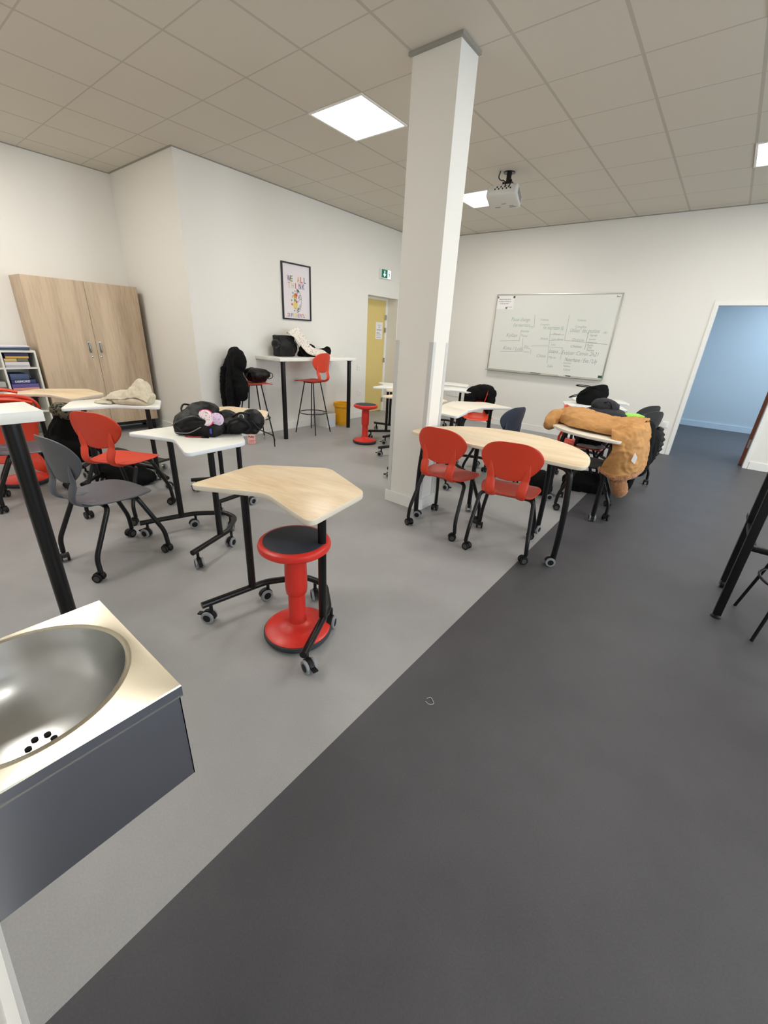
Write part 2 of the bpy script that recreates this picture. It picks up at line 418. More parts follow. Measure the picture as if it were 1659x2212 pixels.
# ceiling with square openings for the light panels
LP = [(-1.2, 0.6), (-1.2, 3.0), (1.8, 3.0), (1.8, 0.6), (4.2, 0.6), (4.2, 3.0), (-1.2, -2.4), (4.2, -1.8), (-3.6, -1.8)]
xs = sorted({XA, XR} | {a for a, b in LP} | {a + 0.6 for a, b in LP}); ys = sorted({YB, YF} | {b for a, b in LP} | {b + 0.6 for a, b in LP})
mb = MB()
for i in range(len(xs) - 1):
    for j in range(len(ys) - 1):
        if any(abs(xs[i] - a) < 1e-6 and abs(ys[j] - b) < 1e-6 for a, b in LP): continue
        mb.box(xs[i], xs[i + 1], ys[j], ys[j + 1], H, H + 0.05)
struct(mb.build('ceiling', ceiling_material(), smooth=False))
lights_lab = ['square white ceiling light panel left of the white pillar', 'square ceiling light panel partly hidden behind the projector', 'square ceiling light panel cut by the right edge of the photo']
for k, (a, b) in enumerate(LP):
    t = thing('ceiling_light', lights_lab[k] if k < 3 else ['square ceiling light panel over the dark floor, nearer than the right one', 'square ceiling light panel over the far right of the room', 'square ceiling light panel by the far right wall', 'square ceiling light panel above the high table', 'square ceiling light panel behind the camera at the right', 'square ceiling light panel over the shelf and cupboard corner'][k - 3], 'ceiling light', (a + 0.3, b + 0.3, H), group='square ceiling light panels')
    m = MB(); w = 0.3
    for q in ((-w, w, -w, -w + 0.02), (-w, w, w - 0.02, w), (-w, -w + 0.02, -w + 0.02, w - 0.02), (w - 0.02, w, -w + 0.02, w - 0.02)): m.box(*q, -0.008, 0.03)
    m.build('frame', M_TRIM, t, smooth=False)
    m = MB(); m.box(-w + 0.02, w - 0.02, -w + 0.02, w - 0.02, 0.0, 0.02); m.build('diffuser', M_LIGHT, t, smooth=False)
# walls
def wall(name, boxes, m=M_WALL):
    mb = MB()
    for q in boxes: mb.box(*q)
    return struct(mb.build(name, m, smooth=False))
Y0, Y1 = 3.473, 4.318
wall('wall_left', [(-3.36, XW, YA, Y0, 0, H), (-3.36, XW, Y1, YF, 0, H), (-3.36, XW, Y0, Y1, 2.05, H)])
wall('wall_alcove', [(XA - 0.1, -3.36, YA, YA + 0.12, 0, H)])
wall('wall_cabinet', [(XA - 0.1, XA, YB, YA, 0, H)])
wall('wall_far', [(-3.36, DX0 - 0.05, YF, YF + 0.12, 0, H), (DX1 + 0.05, XR, YF, YF + 0.12, 0, H), (DX0 - 0.05, DX1 + 0.05, YF, YF + 0.12, DZ + 0.05, H)])
wall('wall_back', [(XA - 0.1, XR, YB - 0.1, YB, 0, H)])
WIN = [(-2.1, -0.7), (0.1, 1.5), (2.3, 3.7)]
bx = [(XR, XR + 0.12, YB, YF, 0, 0.7), (XR, XR + 0.12, YB, YF, 2.5, H)]
yy = YB
for a, b in WIN: bx.append((XR, XR + 0.12, yy, a, 0.7, 2.5)); yy = b
bx.append((XR, XR + 0.12, yy, YF, 0.7, 2.5)); wall('wall_right', bx)
for k, (a, b) in enumerate(WIN):
    m = MB()
    for q in ((a, a + 0.06, 0.7, 2.5), (b - 0.06, b, 0.7, 2.5), (a + 0.06, b - 0.06, 0.7, 0.76), (a + 0.06, b - 0.06, 2.44, 2.5), ((a + b) / 2 - 0.03, (a + b) / 2 + 0.03, 0.76, 2.44)): m.box(XR + 0.02, XR + 0.09, *q)
    struct(m.build('window_%d' % (k + 1), M_TRIM, smooth=False))
wall('wall_corridor', [(0.9, 4.5, 8.55, 8.65, 0, 2.7)], M_WALLB)
wall('wall_corridor_left', [(0.9, 1.0, YF + 0.12, 8.55, 0, 2.7)], M_WALLB)
wall('wall_corridor_right', [(4.4, 4.5, YF + 0.12, 8.55, 0, 2.7)], M_WALLB)
wall('ceiling', [(0.9, 4.5, YF + 0.12, 8.65, 2.7, 2.76)])
# skirting boards
def skirt(name, boxes, m=M_TRIM):
    mb = MB()
    for q in boxes: mb.box(*q)
    return struct(mb.build(name, m, smooth=False))
BH, BT = 0.10, 0.013
skirt('baseboard_left', [(XW, XW + BT, YA, Y0, 0, BH), (XW, XW + BT, Y1, YF, 0, BH)])
skirt('baseboard_alcove', [(XA, XW + BT, YA - BT, YA, 0, BH)])
skirt('baseboard_cabinet', [(XA, XA + BT, YB, YA - BT, 0, BH)])
skirt('baseboard_far', [(XW + BT, DX0 - 0.055, YF - BT, YF, 0, BH), (DX1 + 0.055, XR, YF - BT, YF, 0, BH)])
skirt('baseboard_back', [(XA + BT, XR, YB, YB + 0.018, 0, BH)])
skirt('baseboard_corridor', [(1.0, 4.4, 8.53, 8.55, 0, 0.11)], mat('corridor_skirting', rgb(200, 215, 226), 0.5))  # white skirting, colour also tinted by the blue corridor light
# ceiling angle trims
mb = MB()
for q in ((XW, XW + 0.02, YA, YF), (XA, XW + 0.02, YA - 0.02, YA), (XA, XA + 0.02, YB, YA - 0.02), (XW + 0.02, XR, YF - 0.02, YF)): mb.box(*q, H - 0.006, H)
struct(mb.build('trim_1', M_CEILTRIM, smooth=False))
# pillar
PX0, PX1, PY0, PY1 = 0.0, 0.358, 0.425, 0.645
wall('wall_pillar', [(PX0, PX1, PY0, PY1, 0, H)])
mb = MB()
for q in ((PX0 - .015, PX1 + .015, PY0 - .015, PY0), (PX0 - .015, PX1 + .015, PY1, PY1 + .015), (PX0 - .015, PX0, PY0, PY1), (PX1, PX1 + .015, PY0, PY1)): mb.box(*q, 0, 0.1)
struct(mb.build('baseboard_pillar', M_TRIM, smooth=False))
mb = MB()
for (cx, sx) in ((PX0, 1), (PX1, -1)):
    for (cy, sy) in ((PY0, 1), (PY1, -1)):
        mb.box(min(cx, cx + sx * .034), max(cx, cx + sx * .034), min(cy - sy * .003, cy), max(cy - sy * .003, cy), 0.1, 1.39)
        mb.box(min(cx - sx * .003, cx), max(cx - sx * .003, cx), min(cy - sy * .003, cy + sy * .034), max(cy - sy * .003, cy + sy * .034), 0.1, 1.39)
struct(mb.build('trim_2', M_GUARD, smooth=False))
mb = MB()
for q in ((PX0 - .02, PX1 + .022, PY0 - .022, PY0), (PX1, PX1 + .022, PY0, PY1)): mb.box(*q, H - 0.02, H)
struct(mb.build('trim_3', M_CEILTRIM, smooth=False))
# yellow door in the deep recess of the left wall
mb = MB(); mb.box(-3.25, -3.21, Y0 + .02, Y1 - .05, 0.008, 2.02, 0.002)
d = struct(mb.build('door_1', M_YEL, smooth=False))
mb = MB(); mb.box(-3.26, -3.195, Y1 - .05, Y1, 0, 2.05); mb.box(-3.26, -3.195, Y0, Y0 + .02, 0, 2.05); mb.box(-3.26, -3.195, Y0 + .02, Y1 - .05, 2.02, 2.05)
struct(mb.build('door_frame', M_TRIM, d, smooth=False))
for z in (0.22, 0.98, 1.52, 1.74):
    m = MB(); m.tube([(-3.19, Y1 - .055, z - .045), (-3.19, Y1 - .055, z + .045)], 0.011, 10); m.box(-3.196, -3.19, Y1 - .05, Y1 - .02, z - .04, z + .04)
    m.build('hinge', M_CHROME, d)
# doorway to the blue-lit corridor room: white casing and a brown leaf swung away
mb = MB()
for q in ((DX0 - .05, DX0, 0, DZ), (DX1, DX1 + .05, 0, DZ), (DX0 - .05, DX1 + .05, DZ, DZ + .05)): mb.box(q[0], q[1], YF - .012, YF + .13, q[2], q[3])
fr = struct(mb.build('door_2', M_TRIM, smooth=False))
mb = MB(); mb.box(0, 0.04, 0.0, 0.84, 0.008, 2.0, 0.002)
mb.xf(T4(DX1 - 0.045, YF + 0.14, 0) @ Matrix.Rotation(math.radians(-7), 4, 'Z'))
lf = mb.build('door_leaf', M_BROWN, fr, smooth=False); lf['label'] = 'brown door leaf swung open into the blue-lit room'
mb = MB(); mb.box(DX1 - .03, DX1 - .008, YF + .132, YF + .14, 0.25, 0.37); mb.build('hinge', M_CHROME, fr, smooth=False)

# ------------------------------------------------------------------ casters
def caster_mb(r, tyre, a, brake=False, top=0.12):
    """twin-wheel caster, ground at z=0, stem at origin; wheel axis set by yaw a; returns hood mesh and wheel mesh"""
    M = Matrix.Rotation(math.radians(a), 4, 'Z')
    off = 0.016
    h = MB(); w = MB()
    h.tube([(0, 0, r + .01), (0, 0, top)], 0.009, 10)
    prof = [(math.cos(t) * (r + .004) - off, math.sin(t) * (r + .004) + r) for t in [math.radians(q) for q in range(-10, 171, 15)]]
    n = len(prof)
    rings = [[Vector((x, sx, z)) for x, z in prof] + [Vector((x * .4 - off * .6, sx, r + (z - r) * .35)) for x, z in reversed(prof)] for sx in (-.011, .011)]
    h.loft(rings)
    if brake: h.box(-off - r - .026, -off - r + .004, -.012, .012, r + .004, r + .014, .002)
    for sx in (-1, 1):
        c = .0125 * sx; e = .026 * sx
        i0 = w.mark(); w.cur = 0
        pr = [(r * .62, min(c, e)), (r * .96, min(c, e)), (r, min(c, e) + .003), (r, max(c, e) - .003), (r * .96, max(c, e)), (r * .62, max(c, e))]
        w.lathe(pr, 24); w.cur = 1
        w.lathe([(r * .6, min(c, e) - .001), (r * .62, min(c, e)), (r * .62, max(c, e)), (r * .6, max(c, e) + .0015)], 20); w.cur = 0
        w.xf(T4(-off, 0, r) @ Matrix.Rotation(PI / 2, 4, 'X'), i0)
    h.xf(M); w.xf(M)
    return h, w

# ------------------------------------------------------------------ shell chair
def seat_outline(n=56):
    pts = [(-.10, -.185), (.10, -.185), (.17, -.12), (.205, .02), (.208, .12), (.17, .195), (.09, .235), (-.09, .235), (-.17, .195), (-.208, .12), (-.205, .02), (-.17, -.12)]
    P = [Vector((x, y, 0)) for x, y in pts]; c = catmull(P + [P[0]], 5)[:-1]
    return [(p.x, p.y) for p in c]
def seat_z(x, y):
    z = -.012 * math.exp(-((x * 1.0) ** 2 + (y + .03) ** 2) / .018) + 0.02 * max(0, abs(x) - .06) * 1.2
    if y > .12: z -= (y - .12) ** 2 * 1.6
    if y < -.1: z += (-.1 - y) ** 2 * 3.0
    return z
def seat_mb(zs):
    mb = MB(); o = seat_outline(); K = 7; rings = []
    def ring(k, dz): return [Vector((x * k, y * k + .02 * (1 - k), zs + seat_z(x * k, y * k) + dz)) for x, y in o]
    for k in (.02, .25, .5, .75, .92, .985): rings.append(ring(k, 0))
    rings.append(ring(1.0, -.004)); rings.append(ring(.985, -.009))
    for k in (.9, .6, .3, .02): rings.append(ring(k, -.01))
    mb.loft(rings); return mb
def back_xy(u, w):
    """u sideways -1..1, w height 0..1 on the backrest -> lean and curve"""
    return None
def back_outline():
    pts = [(0, .835), (.09, .829), (.162, .797), (.201, .74), (.196, .685), (.158, .628), (.108, .588), (.055, .571), (0, .566)]
    P = [Vector((x, z, 0)) for x, z in pts]; h = catmull(P, 4)
    full = [(p.x, p.y) for p in h] + [(-p.x, p.y) for p in reversed(h[1:-1])]
    return full
def back_y(x, z): return -.178 - (z - .5) * .17 + x * x * 1.3
def back_mb(dz=0.0):
    mb = MB(); o = back_outline(); c = .705; rings = []
    def ring(k, dy): return [Vector((x * k, back_y(x * k, c + (z - c) * k) + dy, dz + c + (z - c) * k)) for x, z in o]
    for k in (.02, .35, .7, .93, .985): rings.append(ring(k, .0045))
    rings.append(ring(1, 0.0))
    for k in (.985, .93, .7, .35, .02): rings.append(ring(k, -.0045))
    mb.loft(rings); return mb
def strut_mb(s, zs, dz=0.0):
    mb = MB()
    pts = [(.125 * s, back_y(.125, .70) + .001, .70 + dz), (.122 * s, back_y(.122, .64) - .008, .64 + dz), (.114 * s, back_y(.114, .575) - .013, .575 + dz), (.106 * s, -.206, .51 + dz), (.101 * s, -.196, zs + .02), (.096 * s, -.14, zs - .008), (.094 * s, -.08, zs - .012), (.092 * s, -.03, zs - .010)]
    P = catmull(pts, 5); n = len(P)
    rr = [.006 + .020 * min(1, i / 8) for i in range(n)]
    rr = [.033 if i > n * .28 else r for i, r in enumerate(rr)]
    rr = [r * (1 if i < n - 6 else max(.35, (n - i) / 6)) for i, r in enumerate(rr)]
    mb.tube(P, rr, 14, flat=.38, up=(0, 1, 0)); return mb
def make_chair(label, loc, yaw, shell, group='shell chairs on casters'):
    zs = .448
    t = thing('shell_chair', label, 'chair', loc, yaw, group)
    seat_mb(zs).build('seat', shell, t, sharp=60)
    back_mb().build('backrest', shell, t, sharp=60)
    for s in (-1, 1): strut_mb(s, zs).build('back_support', shell, t, sharp=60)
    m = MB()
    for y in (-.08, .1): m.tube(fillet([(-.16, y, zs - .022), (.16, y, zs - .022)], .01), .011, 10)
    m.box(-.03, .03, -.08, .1, zs - .03, zs - .016, .003)
    m.build('under_frame', M_BLK, t)
    for (sx, sy, a) in ((-1, -1, 160), (1, -1, 30), (-1, 1, 100), (1, 1, 10)):
        if sy < 0: path = [(.06 * sx, -.06, zs - .024), (.185 * sx, -.075, zs - .028), (.208 * sx, -.205, .15), (.215 * sx, -.205, .06)]
        else: path = [(.06 * sx, .1, zs - .024), (.155 * sx, .11, zs - .03), (.205 * sx, .218, .16), (.21 * sx, .225, .06)]
        lg = MB().tube(fillet(path, .04, 6), .0142, 12).build('leg', M_BLK, t)
        h, w = caster_mb(.028, False, a, False, .078)
        h.cur = 0; i0 = len(h.v); base = len(h.f)
        for f, mi in zip(w.f, w.m): h.f.append([i + i0 for i in f]); h.m.append(1 if mi == 0 else 2)
        h.v += w.v; e = path[-1]; h.xf(T4(e[0], e[1], 0))
        h.build('caster', [M_WHEEL, M_WHEEL, M_HUB], lg)
    return t

# ------------------------------------------------------------------ hexagonal chevron desk
def make_desk(label, loc, yaw, top, edge, group='chevron desks on casters'):
    t = thing('chevron_desk', label, 'desk', loc, yaw, group)
    hexa = [(0, -.07), (.352, -.203), (.352, .203), (0, .406), (-.352, .203), (-.352, -.203)]
    mb = MB(); mb.prism(roundpoly(hexa, .055, 7), .726, .75, .004, edgemat=1)
    mb.build('tabletop', [top, edge], t)
    for s in (-1, 1):
        lg = MB().tube([(.238 * s, .02, .12), (.238 * s, .02, .7)], .0195, 16)
        lg.box(.238 * s - .05, .238 * s + .05, -.02, .06, .716, .726); lg.prism([(.238 * s - .018, .0), (.238 * s + .018, .0), (.238 * s + .018, .042), (.238 * s - .018, .042)], .69, .716)
        lg.build('leg', M_BLK, t)
    path = [(-.325, -.235, .118), (-.238, .03, .118), (-.215, .10, .118), (-.07, .262, .118), (.07, .262, .118), (.215, .10, .118), (.238, .03, .118), (.325, -.235, .118)]
    MB().tube(fillet(path, .05, 5), .0175, 14).build('base_frame', M_BLK, t)
    for (x, y, a, br) in ((-.312, -.195, 20, True), (-.22, .115, 70, False), (0, .262, 140, False), (.22, .115, 110, False), (.312, -.195, 160, True)):
        h, w = caster_mb(.033, True, a, br, .106)
        h.xf(T4(x, y, 0)); w.xf(T4(x, y, 0))
        c = h.build('caster', M_WHEEL, t); w.build('wheel', [M_TYRE, M_WHEEL], c)
    return t

# ------------------------------------------------------------------ half-moon table (curved edge at +y)
def make_halfmoon(label, loc, yaw, top, edge):
    t = thing('half_moon_table', label, 'table', loc, yaw)
    o = [(-.65, .0), (.65, .0)]
    arc = []
    for k in range(0, 41):
        a = PI * k / 40
        arc.append((.655 * math.cos(a) * (1 if abs(math.cos(a)) < 1 else 1), .05 + .68 * math.sin(a) ** .92))
    poly = [(-.60, .0), (.60, .0), (.64, .015)] + arc + [(-.64, .015)]
    mb = MB(); mb.prism(roundpoly(poly, .02, 3), .716, .74, .004, edgemat=1); mb.build('tabletop', [top, edge], t)
    for (x0, y0, x1, y1, a) in ((.46, .10, .59, .07, 30), (-.46, .10, -.57, .07, 200), (.26, .42, .315, .55, 80), (-.26, .42, -.315, .55, 120)):
        p = [(x0, y0, .70), (x0 + (x1 - x0) * .8, y0 + (y1 - y0) * .8, .69), (x1, y1, .45), (x1 * 1.005, y1, .2), (x1, y1, .06)]
        lg = MB().tube(fillet(p, .11, 8), .0195, 14); lg.box(x0 - .05, x0 + .05, y0 - .04, y0 + .04, .7, .716)
        lg = lg.build('leg', M_BLK, t)
        h, w = caster_mb(.033, True, a, False, .08)
        h.xf(T4(x1, y1, 0)); w.xf(T4(x1, y1, 0)); i0 = len(h.v)
        for f, mi in zip(w.f, w.m): h.f.append([i + i0 for i in f]); h.m.append(1 + mi)
        h.v += w.v; h.build('caster', [M_WHEEL, M_TYRE, M_WHEEL], lg)
    return t

# ------------------------------------------------------------------ wobble stool
def make_wobble(label, loc):
    t = thing('wobble_stool', label, 'stool', loc, 0, 'red wobble stools')
    MB().lathe([(.13, .0), (.158, .006), (.168, .022), (.167, .036), (.16, .04), (.0005, .04)], 48).build('base_ring', M_RUB, t)
    MB().lathe([(.161, .034), (.161, .042), (.15, .049), (.10, .062), (.06, .073), (.046, .085), (.0415, .105), (.041, .26), (.0005, .26)], 48).build('base', M_REDS, t)
    MB().lathe([(.0005, .245), (.044, .245), (.05, .252), (.053, .28), (.053, .37), (.05, .46), (.06, .475), (.0005, .475)], 40).build('sleeve', M_REDS, t)
    MB().lathe([(.0005, .46), (.06, .465), (.10, .478), (.152, .492), (.165, .503), (.167, .515), (.163, .528), (.152, .536), (.143, .5365), (.142, .533), (.0005, .533)], 56).build('seat', M_REDS, t)
    MB().lathe([(.0005, .53), (.1425, .53), (.1425, .5365), (.140, .538), (.0005, .538)], 56).build('seat_pad', M_DARKPAD, t)
    return t
# ------------------------------------------------------------------ bar stool with the same shell
def make_barstool(label, loc, yaw):
    t = thing('bar_stool', label, 'stool', loc, yaw, 'red bar stools'); dz = .317; zs = .448 + dz
    seat_mb(zs).build('seat', M_RED, t, sharp=60); back_mb(dz).build('backrest', M_RED, t, sharp=60)
    for s in (-1, 1): strut_mb(s, zs, dz).build('back_support', M_RED, t, sharp=60)
    m = MB(); m.box(-.1, .1, -.09, .09, zs - .032, zs - .018, .003); m.build('mounting_plate', M_BLK, t)
    for (sx, sy) in ((-1, -1), (1, -1), (1, 1), (-1, 1)):
        MB().tube([(.085 * sx, .08 * sy, zs - .026), (.185 * sx, .185 * sy, .008), (.1855 * sx, .1855 * sy, 0)], .0085, 10).build('leg', M_BLK, t)
    R = (.185 - (.1) * (.30 / zs)) * math.sqrt(2) - .004
    MB().tube([(R * math.cos(2 * PI * k / 40), R * math.sin(2 * PI * k / 40), .30) for k in range(41)], .007, 8).build('foot_ring', M_BLK, t)
    return t

# ================================================================== placements
# ---- chevron desks
front = make_desk('pale wood chevron desk in the foreground with a red stool beneath it', (0.718, -1.357, 0), 9.5, M_WOODT, M_EDGE)
def desk(label, x, y, yaw, kind):
    t = dup(front, label, (x, y, 0), yaw)
    if kind == 'white': recolor(t, ('tabletop',), M_WHITET)
    if kind == 'pale': recolor(t, ('tabletop',), M_PALE)
    return t
desk('white chevron desk carrying the black backpack and the bag with a pink purse', -.435, -1.19, 3, 'white')
desk('pale wood chevron desk just behind the white desk with the black bags', -1.0, -.58, -12, 'wood')
desk('white chevron desk with the beige cardigan on it', -1.91, -1.05, 63.5, 'white')
desk('pale wood chevron desk in front of the white shelf and the wooden cabinet', -2.77, -1.25, 32, 'wood')
desk('off-white chevron desk tucked against the blue-grey chair right of the pillar', .11, 1.86, 72, 'pale')
desk('off-white chevron desk just behind the pillar, nearer than the one by the blue-grey chair', -.10, 1.20, 12, 'pale')
desk('pale wood chevron desk mostly hidden behind the white pillar', -.67, 1.74, 0, 'wood')
desk('white chevron desk in front of the yellow door', -1.70, 2.55, -58, 'white')
desk('pale wood chevron desk half hidden left of the pillar, by the yellow door', -1.08, 2.33, 15, 'wood')
desk('white chevron desk under the power trunking on the whiteboard wall', -.95, 3.06, 24, 'white')
desk('white chevron desk farthest back along the whiteboard wall', -1.36, 3.66, 24, 'white')
desk('white chevron desk under the black tote bag', .98, 3.32, 21, 'white')
desk('white chevron desk behind the tote bag desk, nearest the whiteboard', .88, 4.02, 24, 'white')
# ---- half-moon tables
make_halfmoon('pale wood half-moon table with two red chairs pushed up to it', (1.0, .205, 0), 0, M_WOODT, M_EDGE)
make_halfmoon('half-moon table covered by the camel jacket', (1.672, 1.90, 0), 90, M_PALE, mat('pale_edge', rgb(222, 214, 204), .45))
# ---- shell chairs on casters
ch = make_chair('red shell chair pushed to the half-moon table, nearest the white pillar', (.675, .325, 0), 1, M_RED)
def chair(label, x, y, yaw, m=None):
    t = dup(ch, label, (x, y, 0), yaw)
    if m: recolor(t, ('seat', 'backrest', 'back_support'), m)
    return t
chair('red shell chair at the half-moon table, right-hand of the two beside each other', 1.18, .32, 13)
chair('charcoal grey shell chair in front of the tall white counter', -.60, -1.66, 8.5, M_GREY)
chair('red shell chair with a black bag under its seat', -1.29, -1.29, 27.5)
chair('grey shell chair at the wooden desk, only its seat showing', -2.05, -1.72, -13, M_GREY)
chair('blue-grey shell chair behind the pale wood half-moon table', .43, 1.72, 78, M_SLATE)
chair('red shell chair with a black coat hung on its backrest', -.42, 2.98, 205)
chair('black shell chair under the camel jacket', 1.445, 1.62, 100, M_BLACKP)
chair('black shell chair with the black puffer jacket on it', 1.51, 2.90, 60, M_BLACKP)
chair('black shell chair farthest back beside the white desks', 1.42, 3.45, 62, M_BLACKP)
chair('red shell chair on the far side of the camel jacket table', 1.13, 2.36, -85)
# ---- wobble stools
ws = make_wobble('red wobble stool with navy pad under the foreground wooden desk', (.835, -1.362, 0))
dup(ws, 'red wobble stool standing alone by the yellow door', (-1.60, 1.93, 0), 0)
# red curved seat on the round base, behind the counter leg
t = thing('pedestal_chair', 'red curved plastic seat on a round red base, half hidden behind the tall white counter', 'chair', (-2.60, -1.67, 0))
MB().lathe([(.13, .0), (.178, .006), (.188, .022), (.187, .036), (.18, .04), (.0005, .04)], 48).build('base_ring', M_RUB, t)
MB().lathe([(.181, .034), (.181, .042), (.17, .05), (.10, .066), (.06, .078), (.046, .09), (.041, .11), (.041, .20), (.0005, .20)], 48).build('base', M_REDS, t)
def tub(u, v):
    # u 0..1 from the far-left side round to the right edge, v 0..1 from the seat lip up to the rim
    a = math.radians(150 - 215 * u); r = .20 + .17 * v ** 1.3
    return Vector((r * math.cos(a) * .8 - .02, r * math.sin(a) * .95 + .02, .19 + .53 * v + (.0 if v < 1 else 0)))
EDGE = [(.40, .195, .135), (.285, .205, .20), (.22, .216, .30), (.195, .23, .42), (.215, .245, .54), (.26, .275, .645), (.285, .27, .72), (.28, .21, .775), (.25, .07, .80), (.21, -.12, .805), (.16, -.34, .79)]
rowsT = []
right = [(.40, .195, .135), (.285, .205, .20), (.22, .216, .30), (.195, .23, .42), (.215, .245, .54), (.26, .275, .645), (.28, .21, .765)]
mid = [(.20, .05, .19), (.17, .07, .24), (.13, .085, .32), (.10, .09, .43), (.09, .09, .55), (.13, .10, .66), (.23, .05, .785)]
left = [(.12, -.12, .22), (.08, -.11, .26), (.04, -.10, .33), (.01, -.10, .44), (.0, -.11, .56), (.04, -.12, .67), (.18, -.13, .79)]
far = [(.08, -.30, .22), (.05, -.30, .26), (.02, -.30, .33), (.0, -.30, .44), (.0, -.31, .56), (.03, -.32, .67), (.14, -.33, .78)]
for a, b, c, d in zip(right, mid, left, far): rowsT.append([d, c, b, a])
SH_OFF = (-.105, -.08, 0)
drape(rowsT, 6, 6, .012, 0, 1, 0).build('shell', M_RED, t, SH_OFF, sharp=60)
MB().chain(catmull(EDGE, 6), .013, 10).build('rim', M_RED, t, SH_OFF)
mb = MB(); mb.tube(catmull([(.285, .24, .735), (.27, .10, .765), (.23, -.10, .775), (.18, -.34, .765)], 6), .032, 12, flat=.45); mb.build('rolled_top', M_RED, t, SH_OFF)
mb = MB(); mb.tube(catmull([(.10, .20, .80), (.08, .10, .825), (.05, -.10, .835), (.02, -.34, .825)], 6), .03, 12, flat=.45); mb.build('back_rest', M_RED, t, SH_OFF)
# ---- bar stools
bs = make_barstool('red bar stool at the wall bar table beside the cardboard box', (-2.555, 1.82, 0), 100)
dup(bs, 'red bar stool at the wall with a black over its back', (-2.69, .89, 0), -14)
dup(bs, 'bar stool at the right edge of the photo, only black legs and ring showing', (2.83, .445, 0), 11)
# ---- bar table on the wall
def bar_table(label, x0, x1, y0, y1, z, legs, name='bar_table'):
    cx, cy = (x0 + x1) / 2, (y0 + y1) / 2
    t = thing(name, label, 'table', (cx, cy, 0))
    MB().box(x0 - cx, x1 - cx, y0 - cy, y1 - cy, z - .042, z, .002).build('tabletop', M_WHITET, t)
    for lx, ly in legs:
        MB().lathe([(.031, .004), (.031, z - .05), (.05, z - .05), (.05, z - .0425)], 28, (lx - cx, ly - cy, 0)).build('leg', M_BLK, t)
        MB().lathe([(.029, 0), (.029, .006)], 24, (lx - cx, ly - cy, 0)).build('foot', M_WHEEL, t)
    return t
bar_table('white bar table against the wall under the framed poster', XW + .004, -2.43, 1.15, 2.62, 1.08, [(-2.465, 1.222), (-2.465, 2.504)])
bar_table('tall white counter with a thick black leg at the left edge', -.115, .135, -2.585, -2.0, 1.08, [(.055, -2.093), (.055, -2.50)], 'counter_table')
# ---- tall mobile table at the right edge
t = thing('high_table', 'tall black-framed table at the right edge of the photo', 'table', (3.2, .58, 0))
MB().box(-.72, .72, -.245, .28, 1.03, 1.06, .003).build('tabletop', M_WHITET, t)
for (x, y, kind) in ((-.678, -.218, 'glide'), (-.658, .222, 'wheel'), (.678, -.218, 'glide'), (.678, .222, 'glide')):
    lg = MB(); z0 = .022 if kind == 'glide' else .055
    lg.prism(roundpoly([(x - .02, y - .02), (x + .02, y - .02), (x + .02, y + .02), (x - .02, y + .02)], .005, 3), z0, 1.03)
    lg = lg.build('leg', M_BLK, t)
    if kind == 'glide': MB().lathe([(.026, 0), (.026, .005), (.014, .012), (.008, .022)], 20, (x, y, 0)).build('glide', M_WHEEL, lg)
    else:
        m = MB(); m.box(x - .021, x - .013, y - .012, y + .012, .02, .06); m.box(x + .013, x + .021, y - .012, y + .012, .02, .06); m.build('bracket', M_CHROME, lg, smooth=False)
        m = MB(); m.lathe([(.006, -.012), (.027, -.012), (.029, -.009), (.029, .009), (.027, .012), (.006, .012)], 22); m.xf(T4(x, y, .029) @ Matrix.Rotation(PI / 2, 4, 'Y')); m.build('wheel', M_WHEEL, lg)
for (x0, x1, y0, y1) in ((-.66, .66, -.233, -.203), (-.673, -.643, -.2, .2), (.663, .693, -.2, .2)):
    MB().box(x0, x1, y0, y1, .45, .48, .002).build('rail', M_BLK, t)
m = MB(); m.prism([(0, 0), (.012, 0), (.012, .16), (0, .16)], 0, .03); m.xf(T4(-.675, .19, .47)); m.build('gusset', M_BLK, t)

# ---- wash basin on the back wall
SX0, SX1, SY0, SY1, SZ = 1.186, 1.562, YB, -2.217, .82
cx, cy = 1.363, -2.402; R0 = .160
t = thing('wash_basin', 'brushed steel hand wash basin in the lower left corner', 'sink', (cx, cy, SZ))
def rect_pt(a):
    dx, dy = math.cos(a), math.sin(a); k = []
    if dx > 1e-9: k.append((SX1 - cx) / dx)
    if dx < -1e-9: k.append((SX0 - cx) / dx)
    if dy > 1e-9: k.append((SY1 - cy) / dy)
    if dy < -1e-9: k.append((SY0 + .002 - cy) / dy)
    r = min(k); return Vector((dx * r, dy * r, 0))
angs = sorted([2 * PI * k / 96 for k in range(96)] + [math.atan2(y - cy, x - cx) % (2 * PI) for x in (SX0, SX1) for y in (SY0 + .002, SY1)])
outer = [rect_pt(a) for a in angs]
m = MB(); m.cur = 1
m.loft([[p + Vector((0, 0, -.026)) for p in outer], [p + Vector((0, 0, -.022)) for p in outer]], cap=False); m.cur = 2
m.loft([[p + Vector((0, 0, -.022)) for p in outer], [p + Vector((0, 0, -.003)) for p in outer]], cap=False); m.cur = 0
m.loft([[p + Vector((0, 0, -.003)) for p in outer], [Vector((p.x * .994, p.y * .994, 0)) for p in outer],
        [Vector((math.cos(a) * (R0 + .0095), math.sin(a) * (R0 + .0095), 0)) for a in angs], [Vector((math.cos(a) * (R0 + .008), math.sin(a) * (R0 + .008), .0002)) for a in angs], [Vector((math.cos(a) * (R0 + .003), math.sin(a) * (R0 + .003), .002)) for a in angs], [Vector((math.cos(a) * (R0 - .001), math.sin(a) * (R0 - .001), -.001)) for a in angs]], cap=False)
m.build('deck', [M_STEEL, M_ALU, M_STEELA], t, sharp=14)
prof = [(R0 - .001, -.001), (.157, -.012), (.152, -.04), (.142, -.075), (.122, -.105), (.095, -.126), (.06, -.137), (.03, -.141), (.0005, -.142)]
bowl = MB().lathe(prof, 72, cap=False).build('bowl', M_STEELB, t, sharp=60)
m = MB()
